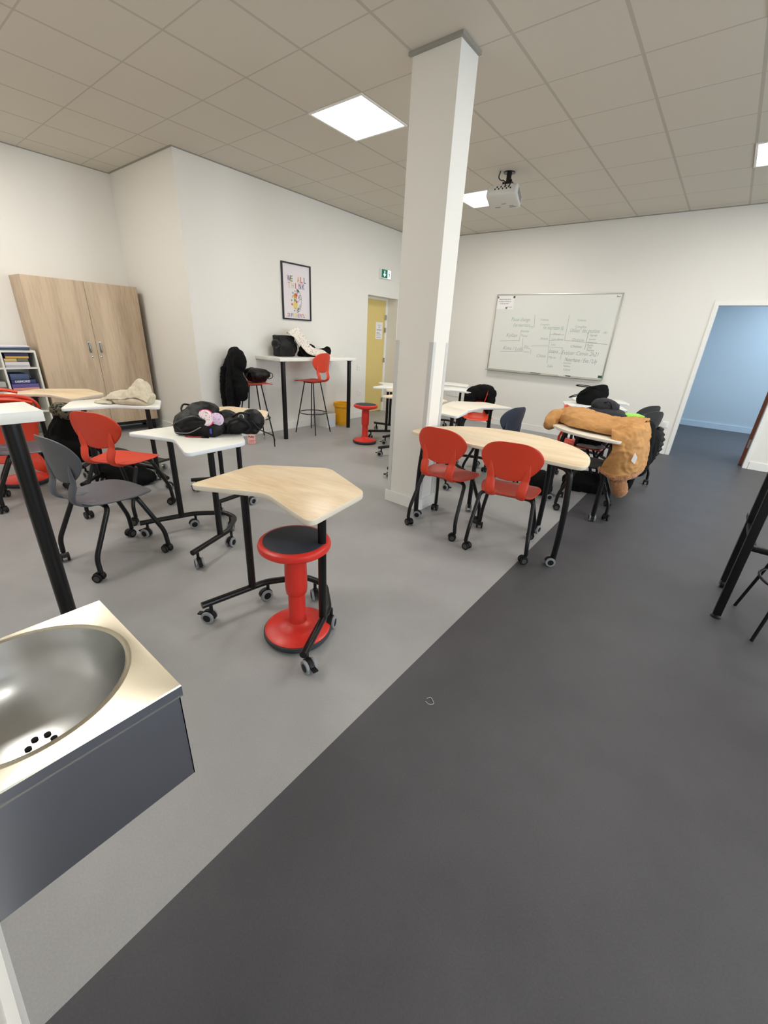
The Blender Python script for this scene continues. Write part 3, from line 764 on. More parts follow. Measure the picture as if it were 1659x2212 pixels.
for k in range(6):
    a = 2 * PI * k / 6 + .3; m.lathe([(.0055, -.1402), (.0055, -.1392), (.0002, -.1392)], 16, (.019 * math.cos(a), .019 * math.sin(a), .0005))
m.build('drain_holes', M_HOLE, bowl)
m = MB(); x0, x1, y0, y1 = SX0 + .003 - cx, SX1 - .004 - cx, SY0 + .001 - cy, SY1 - .004 - cy
for q in ((x1 - .002, x1, y0, y1), (x0, x0 + .002, y0, y1), (x0, x1, y1 - .002, y1)): m.box(*q, .585 - SZ, -.02)
m.build('apron', M_STEELA, t, smooth=False)
MB().tube([(-.03, -.15, -.26), (-.03, -.15, -.14)], .02, 16).build('waste_pipe', M_CHROME, t)

# ---- cabinet
t = thing('cabinet', 'two-door wooden cupboard standing in the alcove', 'cabinet', (-4.345, -.369, 0))
def cab(x0, x1, y0, y1, z0, z1, bev=.0015): return MB().box(x0, x1, y0, y1, z0, z1, bev)
x0, x1, ya, yb = -.205, .195, -.598, .598
m = cab(x0, x1, ya, ya + .019, .14, 1.83)
for q in ((x0, x1, yb - .019, yb, .14, 1.83), (x0, x1, ya + .019, yb - .019, 1.805, 1.83), (x0, x1, ya + .019, yb - .019, .14, .16), (x0, x0 + .01, ya + .019, yb - .019, .16, 1.805)): m.box(*q, .0015)
m.build('carcass', M_CAB, t, smooth=False)
for s, lab in ((-1, 'left'), (1, 'right')):
    a, b = (ya + .001, -.002) if s < 0 else (.002, yb - .001)
    d = cab(x1 + .002, x1 + .021, a, b, .142, 1.828).build('door', M_CAB, t, smooth=False)
    yh = -.075 if s < 0 else .045
    m = MB(); m.tube(fillet([(x1 + .02, yh, 1.04), (x1 + .046, yh, 1.045), (x1 + .046, yh, 1.145), (x1 + .02, yh, 1.15)], .012, 4), .006, 10); m.box(x1 + .021, x1 + .025, yh - .013, yh + .013, 1.03, 1.16, .002)
    m.build('handle', M_CHROME, d)
    m = MB(); m.lathe([(.012, 0), (.012, .004), (.004, .006), (.0003, .006)], 18); m.xf(T4(x1 + .021, yh - .01 * s, .985) @ Matrix.Rotation(PI / 2, 4, 'Y')); m.build('lock', M_CHROME, d)
m = MB(); m.box(x0 + .03, x1 - .04, ya + .03, yb - .03, .09, .14); m.build('plinth', M_BLK, t, smooth=False)
for y in (ya + .05, yb - .05):
    for x in (x0 + .05, x1 - .03): MB().box(x - .02, x + .02, y - .02, y + .02, 0, .14, .002).build('foot', M_BLK, t)

# ---- white shelf unit with games
t = thing('shelf_unit', 'white open shelf unit at the left edge beside the cupboard', 'shelf', (-4.34, -1.32, 0))
xa, xb = -.21, .225; y0, y1 = -.315, .315
m = MB()
for q in ((xa, xb, y0, y0 + .018, 0, 1.032), (xa, xb, y1 - .018, y1, 0, 1.032), (xa, xa + .006, y0 + .018, y1 - .018, .05, 1.03)): m.box(*q)
m.build('carcass', M_SHELF, t, smooth=False)
MB().box(xa, xb, y0, y1, 1.032, 1.052).build('top_board', M_SHELF, t, smooth=False)
MB().box(xa + .006, xb, -.009, .009, .05, 1.032).build('divider', M_SHELF, t, smooth=False)
SH = [.035, .36, .60, .855]
for z in SH:
    for a, b in ((y0 + .018, -.009), (.009, y1 - .018)): MB().box(xa + .006, xb, a, b, z, z + .014).build('shelf', M_SHELF, t, smooth=False)
SXb, SYc = -4.34, -1.32
def gamebox(label, y0, y1, z0, z1, c, yaw=0, dep=.3, band=None, word=None, wc=None, xf=-4.135):
    m = MB(); m.box(-dep, 0, -(y1 - y0) / 2, (y1 - y0) / 2, 0, z1 - z0, .002)
    o = m.build('game_box', c, None, (xf, (y0 + y1) / 2, z0)); o.rotation_euler.z = math.radians(yaw)
    tag(o, label, 'box', 'boxes and papers on the white shelf')
    if band:
        b = MB(); b.box(0, .0008, -(y1 - y0) / 2 + .002, (y1 - y0) / 2 - .002, .004, (z1 - z0) * .45); b.build('side_band', band, o, smooth=False)
    if word:
        b = MB(); b.text(word, (y1 - y0) * .62, plane_x(.0012, -(y1 - y0) * .36, (z1 - z0) * .38), bold=.02); b.build('lettering', wc or M_PAPER, o, smooth=False)
    return o
gamebox('purple and yellow game box on the upper shelf', -1.285, -1.075, .965, 1.022, col('game_purple', 44, 34, 84), band=col('game_yellow', 206, 168, 50))
gamebox('tan wooden box under the purple and yellow game box', -1.30, -1.19, .93, .964, col('game_tan', 196, 170, 120))
gamebox('flat grey box beside the tan box on the upper shelf', -1.185, -1.09, .93, .964, col('game_grey', 110, 104, 92), dep=.26)
gamebox('white patterned box lying on the upper shelf', -1.30, -1.085, .870, .929, col('game_white', 214, 212, 216), band=col('game_pattern', 176, 174, 186))
gamebox('dark blue game box with white lettering on the second shelf', -1.29, -1.07, .690, .735, col('game_navy', 44, 56, 110), word='DISMORD', wc=M_PAPER)
gamebox('blue-grey game box on top of the dark blue one', -1.29, -1.12, .7365, .800, col('game_slate', 70, 86, 122), yaw=6, dep=.24)
gamebox('purple and pink game box at the bottom of the second shelf pile', -1.295, -1.05, .6145, .689, col('game_violet', 98, 84, 150), band=col('game_pink', 214, 150, 130))
gamebox('grey folder box in the left column of the second shelf', -1.61, -1.345, .6145, .72, col('game_light', 170, 172, 166), band=col('folder_dark', 80, 84, 80))
for k, (lab, c, zz, yw) in enumerate((('green and navy plastic folder at the bottom of the shelf-top pile', (52, 82, 88), 1.0525, 3), ('navy folder in the middle of the shelf-top pile', (54, 62, 104), 1.067, -2), ('white glossy folder with a dark edge near the top of the pile', (198, 198, 214), 1.081, 2), ('white paper wallet on top of the shelf-top pile', (228, 226, 234), 1.0905, -5))):
    m = MB(); m.box(-.30, 0, -.17, .17, 0, (.014, .0135, .009, .008)[k], .002)
    o = m.build('folder', mat('folder_%s' % ('green', 'navy', 'silver', 'white')[k], rgb(*c), .3), None, (-4.14, -1.215, zz)); o.rotation_euler.z = math.radians(yw); tag(o, lab, 'folder', 'boxes and papers on the white shelf')

# ---- wall fittings
t = thing('framed_poster', 'black framed poster with rainbow lettering above the bar table', 'poster', (XW, 1.905, 1.92))
w, h = .2625, .357
m = MB()
for q in ((-w, w, h - .018, h), (-w, w, -h, -h + .018), (-w, -w + .02, -h + .018, h - .018), (w - .02, w, -h + .018, h - .018)): m.box(0.001, .022, *q)
m.build('frame', mat('poster_frame_black', rgb(24, 20, 22), .4), t, smooth=False)
MB().box(.001, .008, -w + .02, w - .02, -h + .018, h - .018).build('print', mat('poster_print', rgb(226, 220, 224), .6), t, smooth=False)
PC = {'purple': (118, 72, 118), 'green': (138, 148, 84), 'orange': (218, 148, 74), 'red': (196, 92, 92), 'blue': (92, 112, 150), 'pink': (214, 150, 150), 'lime': (196, 200, 120), 'yellow': (226, 204, 106), 'brown': (150, 110, 90)}
def letters(word, x0, z0, size, cols, step, h_):
    for i, (c, k) in enumerate(zip(word, cols)):
        if c == ' ': continue
        m = MB(); ww = {'I': .2, 'W': .92, 'N': .62, 'K': .6}.get(c, .55) * size
        m.text(c, ww, plane_x(.0085, x0 + step * i, z0), size=h_ / .72, bold=.022)
        m.build('letter', mat('print_' + k, rgb(*PC[k]), .6), t, smooth=False)
letters('WE ALL', -.165, .130, .074, ['purple', 'green', '', 'orange', 'red', 'blue'], .060, .075)
letters('THINK', -.150, .048, .072, ['pink', 'lime', 'red', 'purple', 'blue'], .064, .072)
letters('DIFFERENTLY', -.175, -.318, .047, ['red', 'purple', 'blue', 'lime', 'yellow', 'pink', 'brown', 'red', 'orange', 'purple', 'yellow'], .0325, .048)
mt = plane_x(.0085, 0, 0)
m = MB()
half = [(.0, .045)] + [(.0 + .085 * math.cos(a) * (1 + .05 * math.sin(5 * a)), -.105 + .15 * math.sin(a)) for a in [PI / 2 - PI * k / 30 for k in range(31)]] + [(.0, -.255), (0, .045)]
m.ribbon(half, .006, mt)
rr = random.Random(4)
for k in range(26):
    a = rr.uniform(-1.4, 1.4); r = rr.uniform(.15, .9); x = .008 + .074 * math.cos(a) * r; z = -.105 + .138 * math.sin(a)
    th = rr.uniform(0, PI); pts = [(x + .016 * s * math.cos(th) + .006 * math.sin(s * 5) * math.sin(th), z + .016 * s * math.sin(th) - .006 * math.sin(s * 5) * math.cos(th)) for s in [q / 5 - 1 for q in range(11)]]
    pts = [(max(.002, min(.08, p[0])), p[1]) for p in pts]
    m.ribbon(pts, .0045, mt)
m.build('brain_drawing', mat('print_grey', rgb(96, 92, 96), .6), t, smooth=False)
def flower(x, z, r, k, n=6):
    m = MB()
    for i in range(n):
        a = 2 * PI * i / n; b = len(m.v); ex, ez = x + r * .55 * math.cos(a), z + r * .55 * math.sin(a)
        m.v += [mt @ Vector((ex + r * .5 * math.cos(q) * (.6 + .4 * abs(math.cos(q - a))), ez + r * .5 * math.sin(q) * (.6 + .4 * abs(math.cos(q - a))), .0003 * (i + 1))) for q in [2 * PI * s / 12 for s in range(12)]]
        m.face([b + s for s in range(12)])
    m.build('flower_drawing', mat('print_' + k, rgb(*PC[k]), .6), t, smooth=False)
for f in ((-.028, -.045, .036, 'orange'), (-.01, -.035, .026, 'red'), (-.03, -.165, .045, 'yellow'), (-.035, -.10, .022, 'green'), (-.075, -.06, .016, 'lime'), (-.095, -.105, .013, 'green'), (-.09, -.155, .016, 'red'), (-.07, -.01, .012, 'blue'), (-.03, .015, .011, 'green'), (-.005, -.12, .018, 'red'), (-.045, -.235, .010, 'purple'), (-.035, -.2, .016, 'lime')): flower(*f)

t = thing('exit_sign', 'green emergency exit sign with a white arrow above the yellow door', 'sign', (XW, 3.88, 2.40))
MB().box(.001, .045, -.14, .14, -.075, .075, .006).build('housing', M_TRIM, t)
MB().box(.0452, .047, -.125, .035, -.062, .062).build('arrow_panel', M_EXITG, t, smooth=False)
MB().box(.0452, .047, .038, .125, -.062, .062).build('figure_panel', M_EXITW, t, smooth=False)
m = MB(); mt2 = plane_x(.0476, 0, 0)
for pts in ([(-.055, .045), (-.035, .045), (-.035, -.005), (-.055, -.005)], [(-.085, -.005), (-.045, -.05), (-.005, -.005)]):
    b = len(m.v); m.v += [mt2 @ Vector((p[0], p[1], 0)) for p in pts]; m.face([b + i for i in range(len(pts))])
m.build('arrow', M_EXITW, t, smooth=False)
m = MB()
for pts in ([(.075, .02), (.085, -.005), (.075, -.03), (.062, -.045)], [(.085, -.005), (.1, -.02), (.098, -.045)], [(.06, .005), (.078, .018), (.098, .0)]): m.ribbon(pts, .011, mt2)
b = len(m.v); m.v += [mt2 @ Vector((.083 + .009 * math.cos(a), .038 + .009 * math.sin(a), 0)) for a in [2 * PI * k / 12 for k in range(12)]]; m.face([b + k for k in range(12)])
m.build('running_figure', M_EXITG, t, smooth=False)

t = thing('door_notice', 'white printed notice taped to the yellow door', 'notice', (-3.2095, 4.11, 1.505))
MB().box(0, .001, -.10, .10, -.145, .145).build('sheet', M_PAPER, t, smooth=False)
m = MB(); m.text('NOTICE', .09, plane_x(.0015, -.045, .085)); m.text('&', .03, plane_x(.0015, -.015, .045))
rr = random.Random(2)
for z in (.02, .0, -.03, -.045, -.06, -.09, -.115): m.ribbon([(-.075, z), (-.075 + rr.uniform(.08, .15), z)], .006, plane_x(.0015, 0, 0))
m.build('printing', mat('print_grey2', rgb(120, 118, 122), .6), t, smooth=False)

def socket(label, M, n=1):
    t = thing('wall_socket', label, 'socket', (0, 0, 0), group='white wall sockets'); t.matrix_world = M
    m = MB(); m.prism(roundpoly([(-.0425 * n, -.0425), (.0425 * n, -.0425), (.0425 * n, .0425), (-.0425 * n, .0425)], .006, 3), .0005, .011, .003); m.build('plate', M_TRIM, t)
    for i in range(n):
        m = MB(); c = (i - (n - 1) / 2) * .075
        m.lathe([(.0215, .0102), (.0215, .0125), (.019, .0125), (.019, .0108), (.0003, .0108)], 24, (c, 0, 0)); m.build('outlet', mat('socket_insert', rgb(206, 206, 204), .4), t)
        m = MB()
        for dx in (-.0095, .0095): m.lathe([(.0026, .0108), (.0026, .0113), (.0002, .0113)], 10, (c + dx, 0, 0))
        m.build('pin_holes', M_HOLE, t)
    return t
socket('white wall socket at counter height left of the yellow door', plane_x(XW, 3.275, .88))
socket('white wall socket low on the wall left of the yellow door', plane_x(XW, 3.31, .45))
socket('white wall socket between the whiteboard and the blue-lit room doorway', plane_y(1.663, YF, .426))
socket('long white multi-socket strip low on the whiteboard wall', plane_y(-1.90, YF, .44), 4)

# ---- whiteboard
BX0, BX1, BZ0, BZ1 = -1.285, .675, .962, 2.175
t = thing('whiteboard', 'large whiteboard with a handwritten table on the far wall', 'whiteboard', ((BX0 + BX1) / 2, YF, (BZ0 + BZ1) / 2))
w, h = (BX1 - BX0) / 2, (BZ1 - BZ0) / 2; ox, oz = (BX0 + BX1) / 2, (BZ0 + BZ1) / 2
wb = MB().box(-w + .01, w - .01, -.02, -.001, -h + .01, h - .01)
m = MB()
for q in ((-w, w, h - .018, h), (-w, w, -h, -h + .018), (-w, -w + .016, -h + .018, h - .018), (w - .016, w, -h + .018, h - .018)): m.box(q[0], q[1], -.027, -.001, q[2], q[3], .002)
m.build('frame', M_ALU, t)
m = MB(); m.box(-w + .0, w - .0, -.095, -.027, -h - .012, -h - .004, .001); m.box(-w, w, -.097, -.092, -h - .012, -h + .006, .001); m.build('pen_tray', M_ALU, t)
WORDS = [('Pause change', -0.966, 1.785, 0.325), ("d'un nourrisson", -0.918, 1.700, 0.292), ('(4)', -0.625, 1.687, 0.055), ('Toilette', -0.470, 1.801, 0.137), ('Complète', -0.456, 1.733, 0.152), ('1er nourrisson (6)', -0.398, 1.673, 0.328), ('Toilette', 0.108, 1.806, 0.131), ('Complète', 0.101, 1.714, 0.166), ('Utilisat° des gestions', 0.039, 1.646, 0.433), ('(6)', 0.527, 1.643, 0.052), ('Kylian', -1.013, 1.537, 0.193), ('Noélie', -0.764, 1.619, 0.137), ('Tiana', -0.750, 1.547, 0.105), ('Kims / Lola', -1.035, 1.327, 0.345), ('Eva', -0.662, 1.385, 0.065), ('Pauline', -0.663, 1.304, 0.097), ('Alexia', -0.420, 1.518, 0.130), ('Manel', -0.217, 1.596, 0.111), ('Lou Anne', -0.223, 1.520, 0.177), ('Lola', -0.221, 1.436, 0.067), ('Inaya', -0.228, 1.330, 0.143), ('Chloé', -0.419, 1.246, 0.148), ('Marie', -0.224, 1.238, 0.121), ('Léa', -0.211, 1.102, 0.084), ('Océane', 0.096, 1.520, 0.175), ('Chelsea', 0.096, 1.425, 0.162), ('Sarah', 0.347, 1.597, 0.101), ('Lauren', 0.346, 1.545, 0.094), ('Clémence', 0.336, 1.498, 0.128), ('Maëlis', 0.332, 1.458, 0.095), ('Zoé', 0.340, 1.425, 0.068), ('Fatima', 0.343, 1.385, 0.109), ('Evaluer Camin 2h21', -0.024, 1.315, 0.560), ('Nourhane / Eva / Lily', 0.049, 1.214, 0.490), ('Nourhane', 0.036, 1.178, 0.123), ('Nathan', 0.046, 1.129, 0.109), ('Laura', 0.059, 1.073, 0.102)]
for i, (s_, x, z, wd) in enumerate(WORDS):
    g = 0 if i < 11 or s_ in ('Utilisat° des gestions',) else (2 if x > 0 and i > 24 else 1)
    wb.cur = g + 1; wb.text(s_, wd, plane_y(x - ox, -.0206, z - oz - .02), size=None if wd < .2 else .085, shear=.25, bold=-.004)
LINES = [(-0.576, 1.868, -0.552, 1.675), (-0.026, 1.875, -0.021, 1.501), (-0.765, 1.626, -0.773, 1.452), (-1.125, 1.443, -0.767, 1.467), (-1.086, 1.271, -0.685, 1.295), (-0.275, 1.656, -0.226, 1.137), (-0.266, 1.58, -0.039, 1.582), (-0.262, 1.49, -0.037, 1.507), (-0.249, 1.393, -0.026, 1.391), (-0.543, 1.391, -0.267, 1.406), (-0.246, 1.308, -0.037, 1.307), (0.311, 1.635, 0.315, 1.383), (-0.021, 1.501, 0.304, 1.49), (0.318, 1.49, 0.621, 1.473), (-0.708, 1.499, -0.677, 1.296), (-0.539, 1.333, -0.533, 1.261), (-0.026, 1.391, -0.023, 1.209), (-0.672, 1.355, -0.55, 1.347)]
for i, l in enumerate(LINES): wb.cur = 3 if i in (13, 11) else 2; wb.ribbon([(l[0] - ox, l[1] - oz), (l[2] - ox, l[3] - oz)], .005, plane_y(0, -.0205, 0))
wb.build('panel', [M_BOARD, M_GREENINK, M_GREYINK, M_DKINK], t, smooth=False)
MB().box(w - .075, w - .018, -.0215, -.020, -h + .022, -h + .06).build('corner_sticker', col('sticker_green', 30, 80, 62), t, smooth=False)
m = MB(); m.text('Sico', .05, plane_y(w - .085, -.0206, h - .06), bold=.02); m.build('printed_mark', M_INK, t, smooth=False)
s = thing('notice_sheet', 'white printed sheet held by magnets in the whiteboard corner', 'sheet', (-1.125, YF - .0205, 2.045))
MB().box(-.155, .155, -.0015, 0, -.10, .10).build('sheet', M_PAPER, s, smooth=False)
m = MB()
for z, st, ww in ((.045, 'Prenez le temps de lire', .2), (.012, 'la consigne et chercher un', .215), (-.02, 'tu n\'es pas seul !', .16)): m.text(st, ww, plane_y(-ww / 2 - .01, -.0018, z), bold=.012)
m.text('petit rappel', .09, plane_y(.04, -.0018, -.07)); m.build('printing', M_INK, s, smooth=False)
for lab, x, z in (('dark round magnet at the top right of the whiteboard sheet', -.975, 2.13), ('small grey magnet at the bottom of the whiteboard sheet', -1.09, 1.965), ('small magnet at the top left of the whiteboard sheet', -1.262, 2.125)):
    m = MB(); m.lathe([(.017, 0), (.017, .005), (.013, .008), (.0003, .008)], 18); m.xf(plane_y(0, 0, 0))
    o = m.build('magnet', col('magnet_dark', 70, 52, 66) if x > -1 else col('magnet_grey', 130, 128, 140), None, (x, YF - .022, z)); tag(o, lab, 'magnet', 'round magnets on the whiteboard')
for k, (lab, x, L_, c, yw) in enumerate((('dark marker pen lying in the left of the whiteboard tray', -.415, .09, (50, 50, 52), 15), ('short black marker beside the left one in the tray', -.33, .07, (40, 40, 44), 3), ('white marker pen in the right half of the tray', .05, .08, (210, 210, 206), -6), ('black whiteboard eraser in the tray', .16, .07, (50, 50, 50), 0), ('grey marker pen farthest right in the tray', .33, .08, (150, 150, 150), 4))):
    m = MB(); M = Matrix.Rotation(math.radians(yw), 4, 'Z')
    if 'eraser' in lab: m.box(-.035, .035, -.016, .016, 0, .024, .003)
    else:
        m.lathe([(.003, -.006), (.009, 0), (.009, L_ * .7), (.0098, L_ * .7), (.0098, L_), (.0003, L_)], 14); m.xf(T4(-L_ / 2, 0, .0098) @ Matrix.Rotation(PI / 2, 4, 'Y'))
    m.xf(M); o = m.build('board_eraser' if 'eraser' in lab else 'marker_pen', mat('pen_%d_%d' % (c[0], k), rgb(*c), .4), None, (x, YF - .06, BZ0 - .004)); tag(o, lab, 'eraser' if 'eraser' in lab else 'marker', 'pens in the whiteboard tray')

# ---- projector
t = thing('projector', 'white ceiling projector hanging on a black mount', 'projector', (-.30, 2.62, 2.845), 8)
m = MB(); m.prism(roundpoly([(-.17, -.125), (.17, -.125), (.17, .125), (-.17, .125)], .035, 5), -.01, .10, .015); m.build('body', M_PROJ, t)
m = MB(); m.lathe([(.045, -.012), (.04, .004), (.034, .008), (.030, .004), (.0003, .004)], 24); m.xf(T4(-.10, .125, .045) @ Matrix.Rotation(-PI / 2, 4, 'X')); m.build('lens', M_PROJD, t)
m = MB(); m.box(-.09, .11, -.1275, -.124, .03, .088); m.build('connector_panel', col('connector_panel', 216, 214, 206), t, smooth=False)
m = MB()
for k in range(9): m.box(-.08 + k * .021, -.067 + k * .021, -.13, -.127, .04 + .018 * (k % 2), .055 + .02 * (k % 2))
m.build('ports', M_HOLE, t, smooth=False)
m = MB()
for k in range(6): m.box(.1695, .1715, -.08 + k * .028, -.062 + k * .028, .02, .08)
m.build('vent', M_PROJD, t, smooth=False)
m = MB()
for (x, y, ww) in ((-.02, .02, .05), (.06, .06, .05), (.06, .08, .07), (-.1, .07, .06)): m.box(x, x + ww, y, y + .008, -.0112, -.0098)
m.build('bottom_slots', M_PROJD, t, smooth=False)
for ch in t.children: ch.rotation_euler.x = math.radians(-20)
m = MB(); m.tube([(.03, .0, .13), (.03, .0, .248)], .026, 14); m.lathe([(.06, 0), (.06, .008)], 24, (.03, 0, .2465)); m.box(-.02, .08, -.04, .04, .115, .17, .004)
for dx in (-.05, .11): m.tube([(dx, -.07, .125), (.03, 0, .15), (dx, .07, .075)], .006, 8)
m.build('mount', M_BLK, t)
MB().tube(catmull([(-.05, -.06, .254), (-.055, -.08, .20), (-.02, -.11, .16), (.03, -.15, .14), (.05, -.125, .10)], 6), .006, 8).build('cable', M_BLK, t)
MB().tube(catmull([(.05, -.02, .17), (.09, -.1, .16), (.11, -.15, .13), (.08, -.122, .09)], 6), .006, 8).build('cable', M_BLK, t)

# ---- floor things by the bar table
t = thing('waste_bin', 'yellow plastic bin under the bar table', 'bin', (-2.70, 2.60, 0))
MB().lathe([(.0005, .0), (.10, 0), (.105, .006), (.128, .33), (.142, .335), (.144, .36), (.138, .365), (.131, .36), (.118, .05), (.0005, .04)], 40).build('bucket', M_BINY, t)
m = MB(); m.lathe([(.1385, .30), (.146, .303), (.146, .335), (.1425, .338)], 40, cap=False); m.build('rim_band', M_BINY, t)
t = thing('cardboard_box', 'open white cardboard box on the floor beside the yellow bin', 'box', (-2.79, 2.29, 0), 0)
m = MB(); x, y, z = .15, .095, .22
for q in ((-x, x, -y, y, 0, .005), (-x, -x + .005, -y, y, .005, z), (x - .005, x, -y, y, .005, z), (-x + .005, x - .005, -y, -y + .005, .005, z), (-x + .005, x - .005, y - .005, y, .005, z)): m.box(*q)
m.build('carton', M_CARD, t, smooth=False)
m = MB(); m.box(-x + .006, x - .006, -y + .006, y - .006, .17, .175); m.build('contents', M_CARDIN, t, smooth=False)
m = MB(); m.box(x, x + .001, -.05, .07, .03, .11); m.build('paper_label', mat('label_blue_white', rgb(206, 214, 232), .6), t, smooth=False)
t = thing('drink_can', 'pink carton with dark lettering on the floor by the wall', 'carton', (-2.53, .70, 0), 56)
m = MB(); m.prism(roundpoly([(-.05, -.03), (.05, -.03), (.05, .03), (-.05, .03)], .012, 4), 0, .15, .008); m.build('body', col('pink_carton', 232, 176, 168), t)
m = MB(); m.text('Pulsy', .075, plane_y(-.037, -.0305, .088), bold=.04); m.build('lettering', col('carton_ink', 70, 50, 54), t, smooth=False)
m = MB()
for z in (.03, .05): m.ribbon([(-.035, z), (.03, z)], .008, plane_y(0, -.0304, 0))
m.build('printed_band', col('carton_red', 214, 110, 108), t, smooth=False)
t.name = 'drink_carton'

# ================================================================== bags and garments
def E(mb, c, r, rx=0, ry=0, rz=0): return mb.ell(c, r, 22, 14, RZ(rz) @ RY(ry) @ RX(rx))
# black backpack on the white desk
t = thing('backpack', 'black backpack lying on the white desk, left of the pink purse', 'backpack', (-.47, -1.06, .75), 37)
p = MB(); E(p, (0, 0, .08), (.155, .12, .082)); E(p, (-.06, .0, .06), (.10, .115, .062)); E(p, (.02, .02, .15), (.105, .075, .052), ry=-6); E(p, (.08, -.03, .055), (.10, .07, .055)); p.box(-.13, .13, -.09, .10, .006, .06)
lump(p, .011, 4, .007, 13, 1).build('body', M_NYLON, t, sharp=180)
m = MB(); m.tube(catmull([(-.07, .05, .175), (-.095, .01, .185), (-.10, -.02, .165), (-.09, -.04, .14)], 6), .006, 8); m.build('carry_loop', M_NYLON, t)
m = MB(); m.tube(catmull([(-.15, -.06, .06), (-.08, -.125, .10), (.02, -.115, .135), (.10, -.09, .10)], 6), .0045, 8); m.build('zip_piping', col('dark_zip', 60, 60, 64, .4), t)
m = MB(); m.tube(catmull([(-.12, -.10, .02), (-.02, -.125, .03), (.06, -.12, .07)], 5), .003, 6); m.build('reflective_piping', col('grey_piping', 120, 120, 124, .4), t)
# black soft handbag with loops
t = thing('handbag', 'black leather handbag with loop handles at the right of the white desk', 'bag', (-.345, -.86, .75), 52)
p = MB(); E(p, (0, 0, .06), (.15, .09, .062)); E(p, (.10, 0, .085), (.075, .075, .075), ry=-18); E(p, (-.07, .02, .085), (.09, .07, .06)); p.box(-.12, .13, -.06, .07, .006, .05)
lump(p, .011, 4, .006, 15, 3).build('body', M_NYLON, t, sharp=180)
for q in ([(-.06, -.09, .03), (-.03, -.115, .10), (.04, -.12, .12), (.09, -.10, .06), (.06, -.10, .02)], [(-.02, -.06, .12), (.03, -.09, .15), (.08, -.06, .14), (.05, -.03, .13)]): MB().tube(catmull(q, 7), .007, 10).build('handle', M_NYLON, t)
m = MB(); m.tube([(.035 + .016 * math.cos(a), -.085, .125 + .016 * math.sin(a)) for a in [2 * PI * k / 20 for k in range(21)]], .003, 8); m.build('ring', M_ALU, t)
MB().tube(catmull([(.10, -.09, .10), (.15, -.085, .04), (.21, -.06, .005), (.235, -.045, -.02), (.24, -.04, -.09)], 6), .004, 8).build('cord', M_NYLON, t)
# pink purse
t = thing('coin_purse', 'round pink flowery purse on the black bags', 'purse', (-.365, -1.075, .868), 37)
t.scale = (1.15, 1.15, 1.15)
m = MB(); m.lathe([(.0005, -.018), (.038, -.016), (.046, -.004), (.046, .004), (.038, .016), (.0005, .018)], 30); m.xf(Matrix.Rotation(math.radians(72), 4, 'X'))
m.build('pouch', dotted('flowery_fabric', rgb(236, 216, 220), rgb(150, 140, 130), 95, .32), t)
m = MB(); m.tube([(.046 * math.cos(a), .046 * math.sin(a), 0) for a in [2 * PI * k / 36 for k in range(37)]], .0045, 8); m.xf(Matrix.Rotation(math.radians(72), 4, 'X')); m.build('pink_piping', col('hot_pink', 224, 60, 118), t)
m = MB(); E(m, (.062, .006, -.002), (.04, .016, .036)); m.build('side_panel', dotted('lilac_fabric', rgb(220, 200, 226), rgb(190, 120, 150), 110, .3), t)
m = MB(); m.box(.030, .040, -.03, -.024, -.078, -.05, .002); m.build('zip_pull', col('pull_blue', 60, 76, 170), t)
t = thing('red_pen', 'red pen lying at the front of the black backpack', 'pen', (-.43, -1.185, .755), 40)
m = MB(); m.lathe([(.001, -.008), (.0045, 0), (.0045, .14), (.0003, .142)], 12); m.xf(Matrix.Rotation(PI / 2, 4, 'Y')); m.build('barrel', col('pen_red', 150, 24, 28), t)
m = MB(); m.lathe([(.0052, .10), (.0052, .145), (.0003, .146)], 12); m.xf(Matrix.Rotation(PI / 2, 4, 'Y')); m.build('cap', M_BLKFAB, t)
# beige cardigan
t = thing('cardigan', 'beige knitted cardigan heaped on a white desk', 'cardigan', (-1.86, -.93, .752), 34)
p = MB(); E(p, (.0, 0, .03), (.19, .11, .035)); E(p, (.085, .03, .06), (.11, .085, .055)); E(p, (.095, .045, .12), (.055, .05, .06)); E(p, (-.08, -.02, .04), (.11, .06, .035), rz=-15); p.box(-.13, .16, -.07, .07, .002, .03)
lump(p, .010, 7, .007, 9, 5).build('body', M_BEIGE, t, sharp=180)
drape([[(-.20, .06, .02), (-.12, .07, .075), (.0, .08, .085), (.07, .07, .165), (.13, .06, .17), (.17, .06, .07)],
       [(-.22, .02, .03), (-.13, .02, .085), (.0, .02, .10), (.065, .03, .185), (.12, .02, .175), (.175, .01, .06)],
       [(-.24, -.03, .02), (-.13, -.04, .075), (-.02, -.05, .09), (.07, -.02, .135), (.13, -.03, .11), (.18, -.03, .05)],
       [(-.23, -.07, .014), (-.12, -.09, .035), (-.01, -.10, .04), (.08, -.075, .06), (.14, -.075, .045), (.18, -.06, .014)]], 10, 10, .012, .010, 11, 6).build('folded_front', M_BEIGE, t, sharp=180)
drape([[(-.14, -.04, .05), (-.20, -.05, .035), (-.25, -.03, .02), (-.31, .02, .012)], [(-.13, -.075, .03), (-.20, -.085, .025), (-.26, -.07, .014), (-.32, -.02, .008)], [(-.10, -.12, .012), (-.17, -.13, .012), (-.23, -.115, .01), (-.29, -.08, .008)]], 8, 8, .008, .006, 14, 8).build('sleeve', M_BEIGE, t, sharp=180)
